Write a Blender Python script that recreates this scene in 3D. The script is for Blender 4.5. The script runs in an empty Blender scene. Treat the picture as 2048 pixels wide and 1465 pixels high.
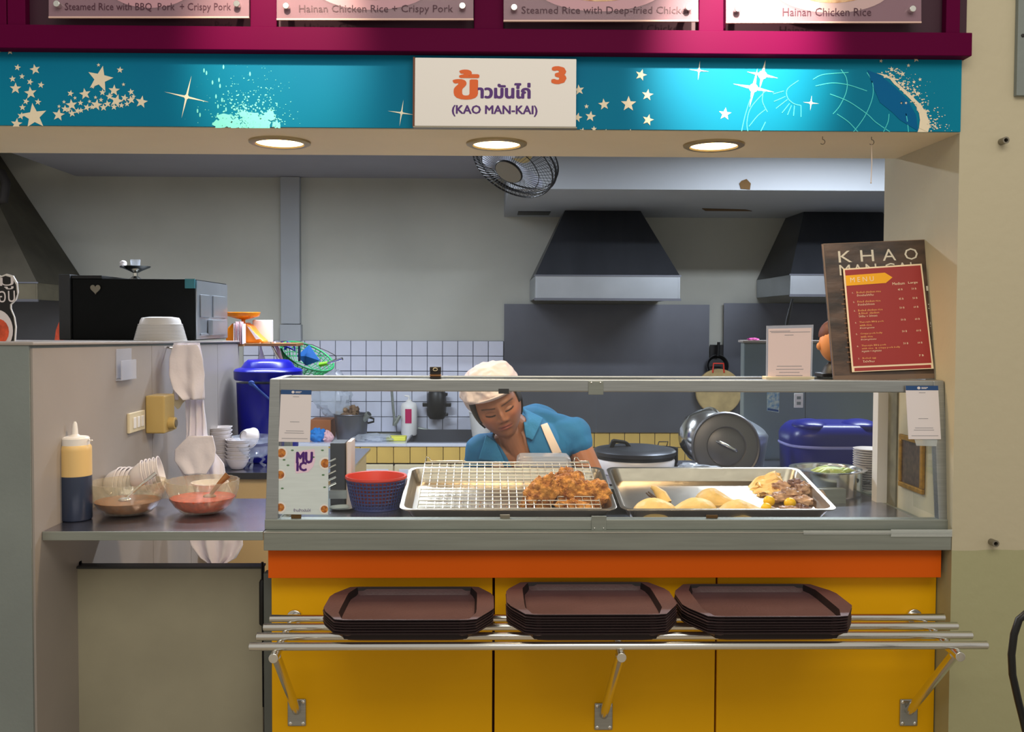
import bpy, bmesh, math, random
import numpy as np
from mathutils import Vector, Matrix, noise
from mathutils.bvhtree import BVHTree
random.seed(7)
V3 = Vector
C = bpy.context.scene.collection
sc = bpy.context.scene
PI = math.pi

# ------------------------------------------------------------------ camera
EYE = V3((0, 0, 1.48)); FPX = 1900.0; PPX, PPY = 1005.7, 707.8
_yaw, _pitch, _roll = 0.01665, 0.03264, 0.00356
_cy, _sy, _cp, _sp = math.cos(_yaw), math.sin(_yaw), math.cos(_pitch), math.sin(_pitch)
FW = V3((_sy*_cp, _cy*_cp, -_sp)); _r = V3((_cy, -_sy, 0)); _u = _r.cross(FW)
_c, _s = math.cos(_roll), math.sin(_roll)
RT = _c*_r + _s*_u; UP = -_s*_r + _c*_u
cam_d = bpy.data.cameras.new('camera'); cam = bpy.data.objects.new('camera', cam_d); C.objects.link(cam)
cam.matrix_world = Matrix(((RT.x, UP.x, -FW.x, EYE.x), (RT.y, UP.y, -FW.y, EYE.y), (RT.z, UP.z, -FW.z, EYE.z), (0, 0, 0, 1)))
cam_d.sensor_width = 36; cam_d.lens = FPX/2048*36
cam_d.shift_x = (1024-PPX)/2048; cam_d.shift_y = (PPY-732.5)/2048
cam_d.clip_start = 0.05
sc.camera = cam

def at(px, py, D):
    """world point at depth D (metres from the viewer) for a spot measured in the photograph"""
    d = FW*FPX + RT*(px-PPX) - UP*(py-PPY)
    return EYE + d*(D/d.y)
def X(px, D, py=800): return at(px, py, D).x
def Z(py, D, px=1000): return at(px, py, D).z

# ------------------------------------------------------------------ world, lights, exposure
w = bpy.data.worlds.new('world'); sc.world = w; w.use_nodes = True
w.node_tree.nodes['Background'].inputs[0].default_value = (1.0, 0.93, 0.83, 1)
w.node_tree.nodes['Background'].inputs[1].default_value = 0.42
sc.view_settings.view_transform = 'Standard'; sc.view_settings.look = 'None'
sc.view_settings.exposure = 0.26; sc.view_settings.gamma = 1; sc.view_settings.use_curve_mapping = False

def area(name, loc, target, size, power, col, sy=None):
    l = bpy.data.lights.new(name, 'AREA'); l.energy = power; l.color = col
    l.shape = 'RECTANGLE'; l.size = size; l.size_y = sy or size
    o = bpy.data.objects.new(name, l); C.objects.link(o); o.location = loc
    o.rotation_euler = (V3(target)-V3(loc)).to_track_quat('-Z', 'Y').to_euler(); return o
def spot(name, loc, target, power, col, ang, blend=.6, rad=.03):
    l = bpy.data.lights.new(name, 'SPOT'); l.energy = power; l.color = col
    l.spot_size = math.radians(ang); l.spot_blend = blend; l.shadow_soft_size = rad
    o = bpy.data.objects.new(name, l); C.objects.link(o); o.location = loc
    o.rotation_euler = (V3(target)-V3(loc)).to_track_quat('-Z', 'Y').to_euler(); return o
# ceiling lights of the food court, high above and behind the viewer
area('hall_light', (0.5, -0.6, 3.9), (0.2, 2.6, 0.6), 3.4, 60, (1.0, .93, .80), 1.6)
# fluorescent battens under the kitchen ceiling (hidden behind the bulkhead)
area('kitchen_batten_light', (-0.9, 4.6, 2.44), (-0.9, 4.6, 0), 1.3, 58, (.80, .88, 1.0), .12)
area('kitchen_batten_light', (1.9, 4.6, 2.44), (1.9, 4.6, 0), 1.3, 58, (.80, .88, 1.0), .12)
area('kitchen_batten_light', (-3.3, 4.6, 2.44), (-3.3, 4.6, 0), 1.3, 22, (.9, .92, 1.0), .12)
# track spots that graze the menu boards and the banner
WARM = (1.0, .74, .46)
spot('track_spot_light', (0.68, 1.88, 2.76), (0.68, 2.60, 2.22), 190, (1, .84, .66), 38, .9)
spot('track_spot_light', (-0.56, 1.88, 2.76), (-0.56, 2.60, 2.22), 70, (1, .80, .58), 38, .9)
for lx in (-0.604, 0.026, 0.662):
    spot('downlight_light', (lx, 2.79, 1.985), (lx, 2.79, 0), 20, WARM, 150, .8, .06)

# ------------------------------------------------------------------ materials
def lin(c):
    return tuple((v/12.92 if v <= .04045 else ((v+.055)/1.055)**2.4) for v in [x/255 for x in c])
_m = {}
def mat(name, rgb, rough=.5, metal=0, var=.0, vscale=6, bump=0, bscale=40, stretch=(1, 1, 1), trans=0, alpha=1, spec=.5, coat=0, rgb2=None, emis=None, ior=1.45, sss=0):
    if name in _m: return _m[name]
    m = bpy.data.materials.new(name); m.use_nodes = True; _m[name] = m
    nt = m.node_tree; b = nt.nodes['Principled BSDF']
    c = lin(rgb); b.inputs['Base Color'].default_value = (*c, 1)
    b.inputs['Roughness'].default_value = rough; b.inputs['Metallic'].default_value = metal
    b.inputs['Transmission Weight'].default_value = trans; b.inputs['Alpha'].default_value = alpha
    b.inputs['Specular IOR Level'].default_value = spec; b.inputs['Coat Weight'].default_value = coat
    b.inputs['IOR'].default_value = ior
    if sss: b.inputs['Subsurface Weight'].default_value = sss; b.inputs['Subsurface Radius'].default_value = (.01, .004, .002)
    if var or bump or rgb2:
        tc = nt.nodes.new('ShaderNodeTexCoord'); mp = nt.nodes.new('ShaderNodeMapping'); mp.inputs['Scale'].default_value = stretch
        nt.links.new(tc.outputs['Object'], mp.inputs['Vector'])
    if var or rgb2:
        n = nt.nodes.new('ShaderNodeTexNoise'); n.inputs['Scale'].default_value = vscale; n.inputs['Detail'].default_value = 6
        nt.links.new(mp.outputs[0], n.inputs['Vector'])
        r = nt.nodes.new('ShaderNodeValToRGB'); r.color_ramp.elements[0].position = .35; r.color_ramp.elements[1].position = .65
        c2 = lin(rgb2) if rgb2 else tuple(max(0, x*(1-var)) for x in c)
        r.color_ramp.elements[0].color = (*c2, 1); r.color_ramp.elements[1].color = (*tuple(min(1, x*(1+var*.4)) for x in c), 1)
        nt.links.new(n.outputs['Fac'], r.inputs[0]); nt.links.new(r.outputs[0], b.inputs['Base Color'])
    if bump:
        n2 = nt.nodes.new('ShaderNodeTexNoise'); n2.inputs['Scale'].default_value = bscale; n2.inputs['Detail'].default_value = 5
        nt.links.new(mp.outputs[0], n2.inputs['Vector'])
        bp = nt.nodes.new('ShaderNodeBump'); bp.inputs['Strength'].default_value = bump; bp.inputs['Distance'].default_value = .01
        nt.links.new(n2.outputs['Fac'], bp.inputs['Height']); nt.links.new(bp.outputs[0], b.inputs['Normal'])
    if emis: b.inputs['Emission Color'].default_value = (*lin(emis[0]), 1); b.inputs['Emission Strength'].default_value = emis[1]
    return m
def thin_glass(name, tint=(1, 1, 1), ior=1.45, haze=0, hazecol=(.9, .9, .9), rough=.02):
    m = bpy.data.materials.new(name); m.use_nodes = True; nt = m.node_tree; nt.nodes.clear()
    o = nt.nodes.new('ShaderNodeOutputMaterial'); t = nt.nodes.new('ShaderNodeBsdfTransparent'); t.inputs[0].default_value = (*tint, 1)
    g = nt.nodes.new('ShaderNodeBsdfGlossy'); g.inputs['Roughness'].default_value = rough
    lw = nt.nodes.new('ShaderNodeLayerWeight'); lw.inputs[0].default_value = .5
    pw = nt.nodes.new('ShaderNodeMath'); pw.operation = 'POWER'; pw.inputs[1].default_value = 4; nt.links.new(lw.outputs['Facing'], pw.inputs[0])
    r0 = ((ior-1)/(ior+1))**2
    f = nt.nodes.new('ShaderNodeMath'); f.operation = 'MULTIPLY_ADD'; f.inputs[1].default_value = .55; f.inputs[2].default_value = r0; nt.links.new(pw.outputs[0], f.inputs[0])
    mx = nt.nodes.new('ShaderNodeMixShader'); nt.links.new(f.outputs[0], mx.inputs[0]); nt.links.new(t.outputs[0], mx.inputs[1]); nt.links.new(g.outputs[0], mx.inputs[2])
    last = mx
    if haze:
        d = nt.nodes.new('ShaderNodeBsdfDiffuse'); d.inputs[0].default_value = (*hazecol, 1)
        m2 = nt.nodes.new('ShaderNodeMixShader'); m2.inputs[0].default_value = haze
        nt.links.new(mx.outputs[0], m2.inputs[1]); nt.links.new(d.outputs[0], m2.inputs[2]); last = m2
    nt.links.new(last.outputs[0], o.inputs[0]); return m
M = dict(
 cream=mat('cream_paint', (214, 200, 168), .6, var=.06, vscale=3, bump=.08, bscale=60),
 soffit=mat('soffit_paint', (234, 218, 182), .6, var=.04, vscale=3),
 kwall=mat('kitchen_wall_paint', (182, 182, 172), .75, var=.10, vscale=1.2, bump=.05),
 kceil=mat('kitchen_ceiling_paint', (150, 150, 158), .8, var=.05, vscale=2),
 beam=mat('beam_paint', (164, 168, 172), .7, var=.05, vscale=2),
 green=mat('green_grey_paint', (196, 196, 150), .6, var=.08, vscale=4, bump=.1),
 greypaint=mat('grey_paint', (126, 134, 132), .5, var=.08, vscale=5, bump=.08, bscale=90),
 greypanel=mat('grey_panel_paint', (158, 150, 144), .45, var=.06, vscale=2.5),
 greyblue=mat('blue_grey_panel_paint', (112, 126, 132), .45, var=.06, vscale=2.5),
 doorgrey=mat('olive_grey_panel', (160, 155, 134), .45, var=.12, vscale=3, bump=.04),
 steel=mat('brushed_steel', (168, 172, 172), .36, .85, var=.10, vscale=8, stretch=(1, 8, 30), bump=.02),
 steelface=mat('satin_steel', (150, 155, 148), .45, .6, var=.10, vscale=7, stretch=(.6, 5, 12)),
 darksteel=mat('dark_worktop_steel', (168, 168, 182), .22, .95, var=.15, vscale=8),
 chrome=mat('polished_steel', (226, 226, 222), .18, 1),
 traysteel=mat('tray_steel', (176, 168, 156), .30, 1, var=.06, vscale=12, bump=.05, bscale=30),
 hood=mat('hood_steel', (84, 86, 92), .38, .8, var=.12, vscale=2, stretch=(4, 1, .7)),
 hoodskirt=mat('hood_skirt_steel', (176, 182, 190), .35, .85, var=.08, vscale=4),
 backpanel=mat('backsplash_steel', (108, 110, 118), .42, .7, var=.18, vscale=1.5),
 tile=mat('white_glazed_tile', (208, 210, 224), .16, var=.06, vscale=5, bump=.05, bscale=14),
 grout=mat('grout', (110, 112, 122), .9),
 ytile=mat('yellow_glazed_tile', (206, 172, 96), .25, var=.10, vscale=6),
 orange=mat('orange_laminate', (218, 92, 0), .5, spec=.25),
 yellow=mat('yellow_laminate', (236, 176, 0), .5, spec=.25, var=.03, vscale=2),
 gap=mat('dark_red_gap', (48, 10, 14), .8),
 purple=mat('magenta_paint', (86, 0, 50), .55, spec=.06),
 purple_dark=mat('deep_purple_paint', (52, 6, 34), .55),
 blue=mat('cyan_banner_film', (0, 126, 156), .55, spec=.12, rgb2=(0, 110, 150), vscale=1.0),
 white=mat('white_plastic', (232, 228, 224), .35),
 whitec=mat('white_ceramic', (226, 220, 220), .25),
 cloth=mat('white_cloth', (236, 230, 238), .85, bump=.15, bscale=60),
 black=mat('black_plastic', (20, 21, 23), .4),
 blackgl=mat('black_enamel', (5, 8, 9), .5, spec=.2),
 darkgrey=mat('dark_grey_plastic', (52, 54, 56), .5),
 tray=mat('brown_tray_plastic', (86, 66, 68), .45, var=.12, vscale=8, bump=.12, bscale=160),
 tray_shade=mat('brown_tray_shade', (36, 30, 32), .5, spec=.2),
 bluep=mat('blue_drum_plastic', (12, 16, 140), .3),
 navy=mat('navy_cooler_plastic', (20, 26, 112), .32),
 greenp=mat('green_plastic', (44, 140, 84), .4),
 redp=mat('red_plastic', (206, 56, 40), .4),
 basket=mat('blue_basket_plastic', (42, 54, 118), .4),
 orangep=mat('orange_plastic', (240, 140, 20), .35),
 bluenet=mat('blue_net', (34, 92, 160), .6),
 lime=mat('lime_plastic', (120, 200, 40), .5),
 beige=mat('beige_plastic', (186, 160, 100), .45),
 cardboard=mat('cardboard', (160, 96, 54), .8),
 skyblue=mat('sky_blue_cloth', (20, 120, 200), .6),
 pinkc=mat('pink_cloth', (226, 180, 184), .7),
 wood=mat('wood', (150, 104, 60), .6, var=.25, vscale=8, stretch=(1, 1, 8)),
 board=mat('worn_chopping_board', (176, 152, 104), .7, var=.3, vscale=9),
 gold=mat('gold_frame', (176, 130, 40), .4, .5, var=.3, vscale=60),
 red=mat('menu_red', (158, 46, 44), .45), ink=mat('ink_black', (26, 24, 24), .5),
 paper=mat('white_paper', (226, 218, 220), .5), pinkpaper=mat('pink_white_paper', (232, 208, 204), .5),
 navyink=mat('navy_ink', (34, 74, 126), .5), greyink=mat('grey_ink', (150, 148, 154), .6),
 yellowink=mat('yellow_ink', (250, 178, 10), .5), cream_ink=mat('cream_ink', (250, 226, 190), .5), peach=mat('peach_ink', (250, 190, 110), .5),
 purpleink=mat('purple_ink', (78, 28, 116), .5), orangeink=mat('orange_ink', (222, 96, 20), .5), starink=mat('star_cream', (232, 218, 190), .5),
 cyanink=mat('pale_cyan_ink', (120, 226, 216), .5), lineink=mat('line_cyan_ink', (70, 214, 214), .5),
 poster=mat('dark_poster', (34, 27, 24), .3, rgb2=(92, 70, 56), vscale=7, stretch=(1, 1, 3), coat=.6, bump=.25, bscale=9),  # paler patches imitate the sheen of wrinkled film in the colour
 brown=mat('brown_edge', (110, 60, 34), .6), rust=mat('rust', (96, 70, 36), .9),
 darkpipe=mat('dark_pipe', (40, 36, 34), .7), silver=mat('silver_cap', (140, 134, 120), .4, .7),
 sauce_r=mat('red_chili_sauce', (214, 72, 14), .3, var=.35, vscale=60), sauce_b=mat('brown_sauce', (150, 88, 14), .3, var=.3, vscale=40),
 sauce_k=mat('dark_sauce', (52, 62, 84), .3), bottlep=mat('translucent_bottle', (224, 190, 128), .35),
 fried=mat('fried_batter', (228, 158, 74), .6, rgb2=(138, 72, 24), vscale=42, bump=1, bscale=110),
 boiled=mat('boiled_chicken_skin', (234, 196, 122), .48, var=.14, vscale=14, bump=.2, bscale=60, sss=.15),
 skinp=mat('chicken_skin_fold', (244, 204, 134), .42, var=.12, vscale=20, bump=.2, bscale=50, sss=.1),
 offal=mat('boiled_offal', (222, 178, 142), .42, rgb2=(142, 104, 86), vscale=26, bump=.3, bscale=60),
 offald=mat('dark_offal', (122, 86, 74), .4, var=.4, vscale=30), yolk=mat('egg_yolk', (240, 190, 20), .35),
 bone=mat('chicken_foot', (186, 160, 136), .45, var=.2, vscale=20), darkbone=mat('charred_tip', (90, 70, 60), .6),
 veg=mat('green_vegetable', (150, 178, 60), .45, rgb2=(206, 214, 140), vscale=30), mush=mat('brown_mushroom', (150, 120, 90), .7, rgb2=(84, 60, 44), vscale=30),
 hair=mat('black_hair', (26, 21, 22), .5, bump=.3, bscale=90, stretch=(1, 1, .15)), shirt=mat('blue_shirt', (34, 112, 162), .8, var=.12, vscale=7, bump=.25, bscale=26),
 collar=mat('blue_collar', (44, 124, 172), .8, bump=.3, bscale=90), trousers=mat('dark_trousers', (40, 42, 52), .8), shoe=mat('black_rubber', (24, 24, 26), .6),
 cap=mat('white_cap', (218, 204, 202), .8, bump=.15, bscale=40), strap=mat('beige_strap', (226, 206, 190), .8),
 teal=mat('teal_tape', (60, 130, 140), .4), floor=mat('floor_tile', (176, 166, 150), .4, var=.15, vscale=2),
 yelling=mat('yellow_sponge', (226, 222, 90), .8), pinklab=mat('magenta_label', (186, 30, 90), .4), doll=mat('doll_skin', (206, 138, 84), .5), dollhair=mat('doll_hair', (92, 50, 34), .6),
 lamp=mat('lamp_diffuser', (255, 240, 210), .5, emis=((255, 222, 160), 9)), ring=mat('downlight_ring', (170, 150, 110), .35, .6),
 tape=thin_glass('clear_tape', (.95, .97, .97), 1.5, .35, (.75, .78, .76), .2),
 pane=thin_glass('clear_pane', (.97, .985, .98), 1.38), acry=thin_glass('frosted_acrylic', (.82, .72, .76), 1.4, .50, (.42, .27, .33), .1),
 glass=thin_glass('clear_glass', (.96, .97, .98), 1.5, .10, (.8, .85, .95), .05), bowlglass=thin_glass('amber_bowl_glass', (.96, .94, .88), 1.8, .13, (.92, .84, .66), .05),
 clear=thin_glass('clear_plastic', (.88, .9, .94), 1.5, .28, (.8, .82, .9), .12), plate=mat('printed_plate', (186, 140, 152), .4), plate2=mat('printed_plate_white', (190, 160, 160), .4),
 bag=thin_glass('plastic_bag', (.85, .88, .92), 1.6, .3, (.7, .74, .8), .15), pic=mat('picture_print', (84, 66, 54), .4, var=.5, vscale=60),
 thaired=mat('chilli_print', (226, 90, 56), .5, var=.4, vscale=30), sheetpale=mat('calendar_print', (196, 206, 190), .5, rgb2=(90, 140, 180), vscale=60),
)

# ------------------------------------------------------------------ mesh builder
class MB:
    def __init__(s): s.v = []; s.f = []
    def add(s, vs, fs, T=None):
        n = len(s.v)
        for p in vs:
            p = V3(p); s.v.append(T @ p if T else p)
        s.f += [tuple(i+n for i in f) for f in fs]; return s
    def box(s, x0, x1, y0, y1, z0, z1, T=None):
        vs = [(x, y, z) for x in (x0, x1) for y in (y0, y1) for z in (z0, z1)]
        return s.add(vs, [(0, 1, 3, 2), (4, 6, 7, 5), (0, 4, 5, 1), (2, 3, 7, 6), (0, 2, 6, 4), (1, 5, 7, 3)], T)
    def hexa(s, bot, top):
        return s.add(list(bot)+list(top), [(3, 2, 1, 0), (4, 5, 6, 7), (0, 1, 5, 4), (1, 2, 6, 5), (2, 3, 7, 6), (3, 0, 4, 7)])
    def tube(s, pts, r, n=10, closed=False, T=None):
        pts = [V3(p) for p in pts]; rr = r if isinstance(r, (list, tuple)) else [r]*len(pts)
        N = len(pts); vs = []; fs = []; prev = None
        for i, p in enumerate(pts):
            a = pts[(i-1) % N] if (closed or i > 0) else p; b = pts[(i+1) % N] if (closed or i < N-1) else p
            t = (b-a).normalized()
            if prev is None:
                q = V3((0, 0, 1)) if abs(t.z) < .9 else V3((1, 0, 0)); u = t.cross(q).normalized()
            else: u = (prev - t*prev.dot(t)).normalized()
            prev = u; w_ = t.cross(u)
            for k in range(n):
                an = 2*PI*k/n; vs.append(p+(u*math.cos(an)+w_*math.sin(an))*rr[i])
        R_ = N if closed else N-1
        for i in range(R_):
            j = (i+1) % N
            for k in range(n): fs.append((i*n+k, i*n+(k+1) % n, j*n+(k+1) % n, j*n+k))
        if not closed: fs.append(tuple(range(n-1, -1, -1))); fs.append(tuple((N-1)*n+k for k in range(n)))
        return s.add(vs, fs, T)
    def cyl(s, p0, p1, r0, r1=None, n=20, T=None): return s.tube([p0, p1], [r0, r1 if r1 is not None else r0], n, T=T)
    def lathe(s, prof, c=(0, 0, 0), n=32, T=None, wav=None):
        vs = []; fs = []; c = V3(c)
        for i, (r, z) in enumerate(prof):
            for k in range(n):
                a = 2*PI*k/n; q = r*(wav(a, i) if wav else 1); vs.append(c+V3((q*math.cos(a), q*math.sin(a), z)))
        for i in range(len(prof)-1):
            for k in range(n): fs.append((i*n+k, i*n+(k+1) % n, (i+1)*n+(k+1) % n, (i+1)*n+k))
        if prof[0][0] > 1e-5: fs.append(tuple(range(n-1, -1, -1))) if prof[0][0] < 0 else None
        fs = [f for f in fs if f]
        return s.add(vs, fs, T)
    def solid(s, prof, c=(0, 0, 0), n=32, T=None):      # closed lathe: caps both ends
        m = len(s.v); s.lathe(prof, c, n, T); k = len(prof)
        s.f.append(tuple(m+i for i in range(n-1, -1, -1))); s.f.append(tuple(m+(k-1)*n+i for i in range(n))); return s
    def sphere(s, c, r, nu=20, nv=12, T=None, fn=None):
        c = V3(c); r = (r, r, r) if not hasattr(r, '__len__') else r; vs = []; fs = []
        for j in range(nv+1):
            ph = PI*j/nv
            for i in range(nu):
                th = 2*PI*i/nu; d = V3((math.sin(ph)*math.cos(th), math.sin(ph)*math.sin(th), math.cos(ph)))
                p = V3((d.x*r[0], d.y*r[1], d.z*r[2]))
                if fn: p = fn(p, d)
                vs.append(c+p)
        for j in range(nv):
            for i in range(nu): fs.append((j*nu+i, (j+1)*nu+i, (j+1)*nu+(i+1) % nu, j*nu+(i+1) % nu))
        return s.add(vs, fs, T)
    def prism(s, poly, o, ux, uy, t):
        o = V3(o); ux = V3(ux); uy = V3(uy); nz = ux.cross(uy).normalized()*t; n = len(poly)
        a = [o+ux*p[0]+uy*p[1] for p in poly]; b = [p+nz for p in a]
        return s.add(a+b, [tuple(range(n-1, -1, -1)), tuple(range(n, 2*n))]+[(i, (i+1) % n, n+(i+1) % n, n+i) for i in range(n)])
    def capsule(s, p0, p1, r0, r1, n=16):
        p0 = V3(p0); p1 = V3(p1); d = (p1-p0).normalized(); P = []; R_ = []
        for k in range(5):
            a = PI/2*(1-k/4); P.append(p0-d*r0*math.sin(a)); R_.append(max(1e-4, r0*math.cos(a)))
        for k in range(5):
            a = PI/2*k/4; P.append(p1+d*r1*math.sin(a)); R_.append(max(1e-4, r1*math.cos(a)))
        return s.tube(P, R_, n)
    def build(s, name, material, parent=None, smooth=0, bevel=0, seg=2, merge=True, loc=None):
        me = bpy.data.meshes.new(name); o = ORG.get(parent.as_pointer(), V3()) if parent else (V3(loc) if loc else V3())
        me.from_pydata([tuple(p-o) for p in s.v], [], s.f); me.update()
        if merge:
            bm = bmesh.new(); bm.from_mesh(me); bmesh.ops.remove_doubles(bm, verts=bm.verts, dist=1e-6)
            bmesh.ops.recalc_face_normals(bm, faces=bm.faces); bm.to_mesh(me); bm.free()
        for mm in (material if isinstance(material, (list, tuple)) else [material]): me.materials.append(M[mm] if isinstance(mm, str) else mm)
        if smooth:
            me.shade_smooth(); me.set_sharp_from_angle(angle=math.radians(smooth))
        ob = bpy.data.objects.new(name, me); C.objects.link(ob)
        if bevel:
            b = ob.modifiers.new('bevel', 'BEVEL'); b.width = bevel; b.segments = seg; b.limit_method = 'ANGLE'; b.angle_limit = math.radians(40)
        if parent: ob.parent = parent
        else: ob.location = o
        ORG[ob.as_pointer()] = o
        return ob
ORG = {}
def tag(o, label=None, cat=None, group=None, kind=None):
    if label: o['label'] = label
    if cat: o['category'] = cat
    if group: o['group'] = group
    if kind: o['kind'] = kind
    return o
def thing(name, label, cat, loc, group=None):
    o = bpy.data.objects.new(name, None); C.objects.link(o); o.location = loc; o.empty_display_size = .05
    ORG[o.as_pointer()] = V3(loc); return tag(o, label, cat, group)
def struct(o): o['kind'] = 'structure'; return o
def dup(root, loc, label=None, group=None, rz=None):
    r = root.copy(); C.objects.link(r); r.location = loc; ORG[r.as_pointer()] = V3(loc)
    if rz is not None: r.rotation_euler.z = rz
    if label: r['label'] = label
    if group: r['group'] = group
    for ch in list(root.children):
        c = ch.copy(); C.objects.link(c); c.parent = r
        for g in ch.children:
            d = g.copy(); C.objects.link(d); d.parent = c
    return r
B = lambda *a, **k: MB().box(*a, **k)

def text_mesh(s, bold=0.0, spacing=1.0, res=2):
    cu = bpy.data.curves.new('t', 'FONT'); cu.body = s; cu.size = 1; cu.offset = bold; cu.resolution_u = res; cu.space_character = spacing
    ob = bpy.data.objects.new('t', cu); C.objects.link(ob)
    dg = bpy.context.evaluated_depsgraph_get(); me = bpy.data.meshes.new_from_object(ob.evaluated_get(dg))
    vs = [v.co.copy() for v in me.vertices]; fs = [tuple(p.vertices) for p in me.polygons]
    bpy.data.objects.remove(ob); bpy.data.curves.remove(cu); bpy.data.meshes.remove(me); return vs, fs
class Sheet:
    """four corners of a flat printed sheet; (u, v) from the top left"""
    def __init__(s, tl, tr, br, bl): s.c = [V3(p) for p in (tl, tr, br, bl)]; s.n = ((s.c[1]-s.c[0]).cross(s.c[3]-s.c[0])).normalized()
    def p(s, u, v, off=0):
        a, b, c, d = s.c; return (a*(1-u)+b*u)*(1-v)+(d*(1-u)+c*u)*v + s.n*off
    def slab(s, mb, u0, u1, v0, v1, o0, o1):
        q = [(u0, v0), (u1, v0), (u1, v1), (u0, v1)]
        return mb.hexa([s.p(*a, o0) for a in q], [s.p(*a, o1) for a in q])
    def poly(s, mb, pts, off):
        vs = [s.p(u, v, off) for u, v in pts]; return mb.add(vs, [tuple(range(len(vs)))])
    def text(s, mb, t, u0, u1, v0, v1, off, **k):     # fits the text to the box
        b = max(0, k.pop('bold', 0)); vs, fs = text_mesh(t, **k)
        if not vs: return mb
        xs = [p.x for p in vs]; ys = [p.y for p in vs]; x0, x1, y0, y1 = min(xs), max(xs), min(ys), max(ys)
        for ci, (sh_x, sh_y) in enumerate(((0, 0),) if b < .0125 else [(math.cos(q*PI/5), .7*math.sin(q*PI/5)) for q in range(10)]):     # heavier strokes
            mb.add([s.p(u0+(p.x+sh_x*b*2-x0)/(x1-x0)*(u1-u0), v1-(p.y+sh_y*b*2-y0)/(y1-y0)*(v1-v0), off+ci*3e-5) for p in vs], fs)
        return mb
def psheet(pts, D):      # pts: tl,tr,br,bl pixels; D single depth or per corner
    Ds = D if hasattr(D, '__len__') else [D]*4
    sh = Sheet(*[at(p[0], p[1], d) for p, d in zip(pts, Ds)])
    if sh.n.y > 0: sh.n = -sh.n
    return sh
def ell(cx, cy, rx, ry, n=20, a0=0, a1=2*PI): return [(cx+rx*math.cos(a0+(a1-a0)*i/n), cy+ry*math.sin(a0+(a1-a0)*i/n)) for i in range(n)]
def tilt(v): v = V3(v); return v
# ================================================================== STRUCTURE
struct(B(-5.2, 4.2, -3.0, 6.9, -.05, 0).build('floor', 'floor'))
ZB = Z(260, 2.6)                                    # underside of the bulkhead
zk = Z(355, 6.75, 600)
struct(B(X(140, 6.75, 350), 4.2, 3.02, 6.9, zk, zk+.12).build('ceiling', 'kceil', bevel=.05, seg=4))
struct(B(-5.2, X(140, 6.75, 350), 3.02, 6.9, zk+.16, zk+.22).build('ceiling', 'kceil'))
struct(B(-5.2, -5.1, 2.7, 6.9, 0, 3.2).build('wall_left_far', 'kwall'))
struct(B(4.1, 4.2, 2.7, 6.9, 0, 3.2).build('wall_right_far', 'kwall'))
wb = struct(B(-5.2, 4.2, 6.76, 6.86, 0, 3.0).build('wall_back', 'kwall'))
# tiles on the back wall: white above the sink, yellow low down by the stoves
TP = .1083
def tile_run(x0, nx, z1, nz, mname, parent, y=6.76, th=.012):
    base = None
    for i in range(nx):
        for j in range(nz):
            cx = x0+TP*(i+.5); cz = z1-TP*(j+.5)
            if base is None:
                h = TP/2-.0022; mb = MB().box(cx-h, cx+h, y-th, y-.001, cz-h, cz+h)
                base = mb.build('tile', mname, parent, bevel=.002, seg=1); bx, bz = cx, cz
            else:
                t = base.copy(); C.objects.link(t); t.parent = parent; t.location = (cx-bx, random.uniform(-.0008, .0008), cz-bz)
zt = Z(682, 6.75, 850); xt = X(1007, 6.75, 750)
g_ = B(xt-17*TP, xt, 6.752, 6.7605, zt-6*TP, zt).build('grout', 'grout', wb)
tile_run(xt-17*TP, 17, zt, 6, 'tile', wb, 6.753)
zy = Z(865, 6.75, 1250)
B(xt, xt+16*TP, 6.752, 6.7605, zy-3*TP, zy).build('grout', 'grout', wb)
tile_run(xt, 16, zy, 3, 'ytile', wb, 6.753)
MB().box(X(562, 6.7), X(600, 6.7), 6.70, 6.76, Z(650, 6.7), zk-.002).build('cable_trunking', 'beam', wb, bevel=.004)
MB().box(X(560, 6.69), X(602, 6.69), 6.69, 6.76, Z(684, 6.7), Z(651, 6.7)).build('cable_trunking', 'beam', wb, bevel=.004)
# dropped beam box over the hoods
zb2 = Z(435, 6.75, 1300); db = 5.35
bm_ = struct(B(X(1017, db, 380), 4.1, db, 6.76, zb2, zk+.02).build('beam', 'beam'))
tag(MB().box(X(1035, 6.4), X(1100, 6.4), 6.42, 6.62, zb2-.004, zb2-.0005).build('vent_slot', 'ink', bm_))
MB().prism([(0, 0), (.30, .05), (.36, .12), (.05, .12)], (X(1400, 6.2), 6.2, zb2-.001), (1, 0, 0), (0, 1, 0), -.003).build('stain_patch', 'rust', bm_)
MB().prism([(-.022, .0), (.03, -.004), (.034, .03), (.01, .055), (-.018, .045), (-.03, .03)], (X(1484, db), db-.001, Z(378, db, 1484)), (1, 0, 0), (0, 0, 1), .004).build('rust_patch', 'rust', bm_)
for px, py, L in ((1340, 372, .11), (1600, 374, .16), (1700, 372, .08)):
    pass
# front bulkhead
wf = struct(B(-2.4, 1.2925, 2.601, 3.005, ZB, 3.1).build('wall_front', 'soffit'))
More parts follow.
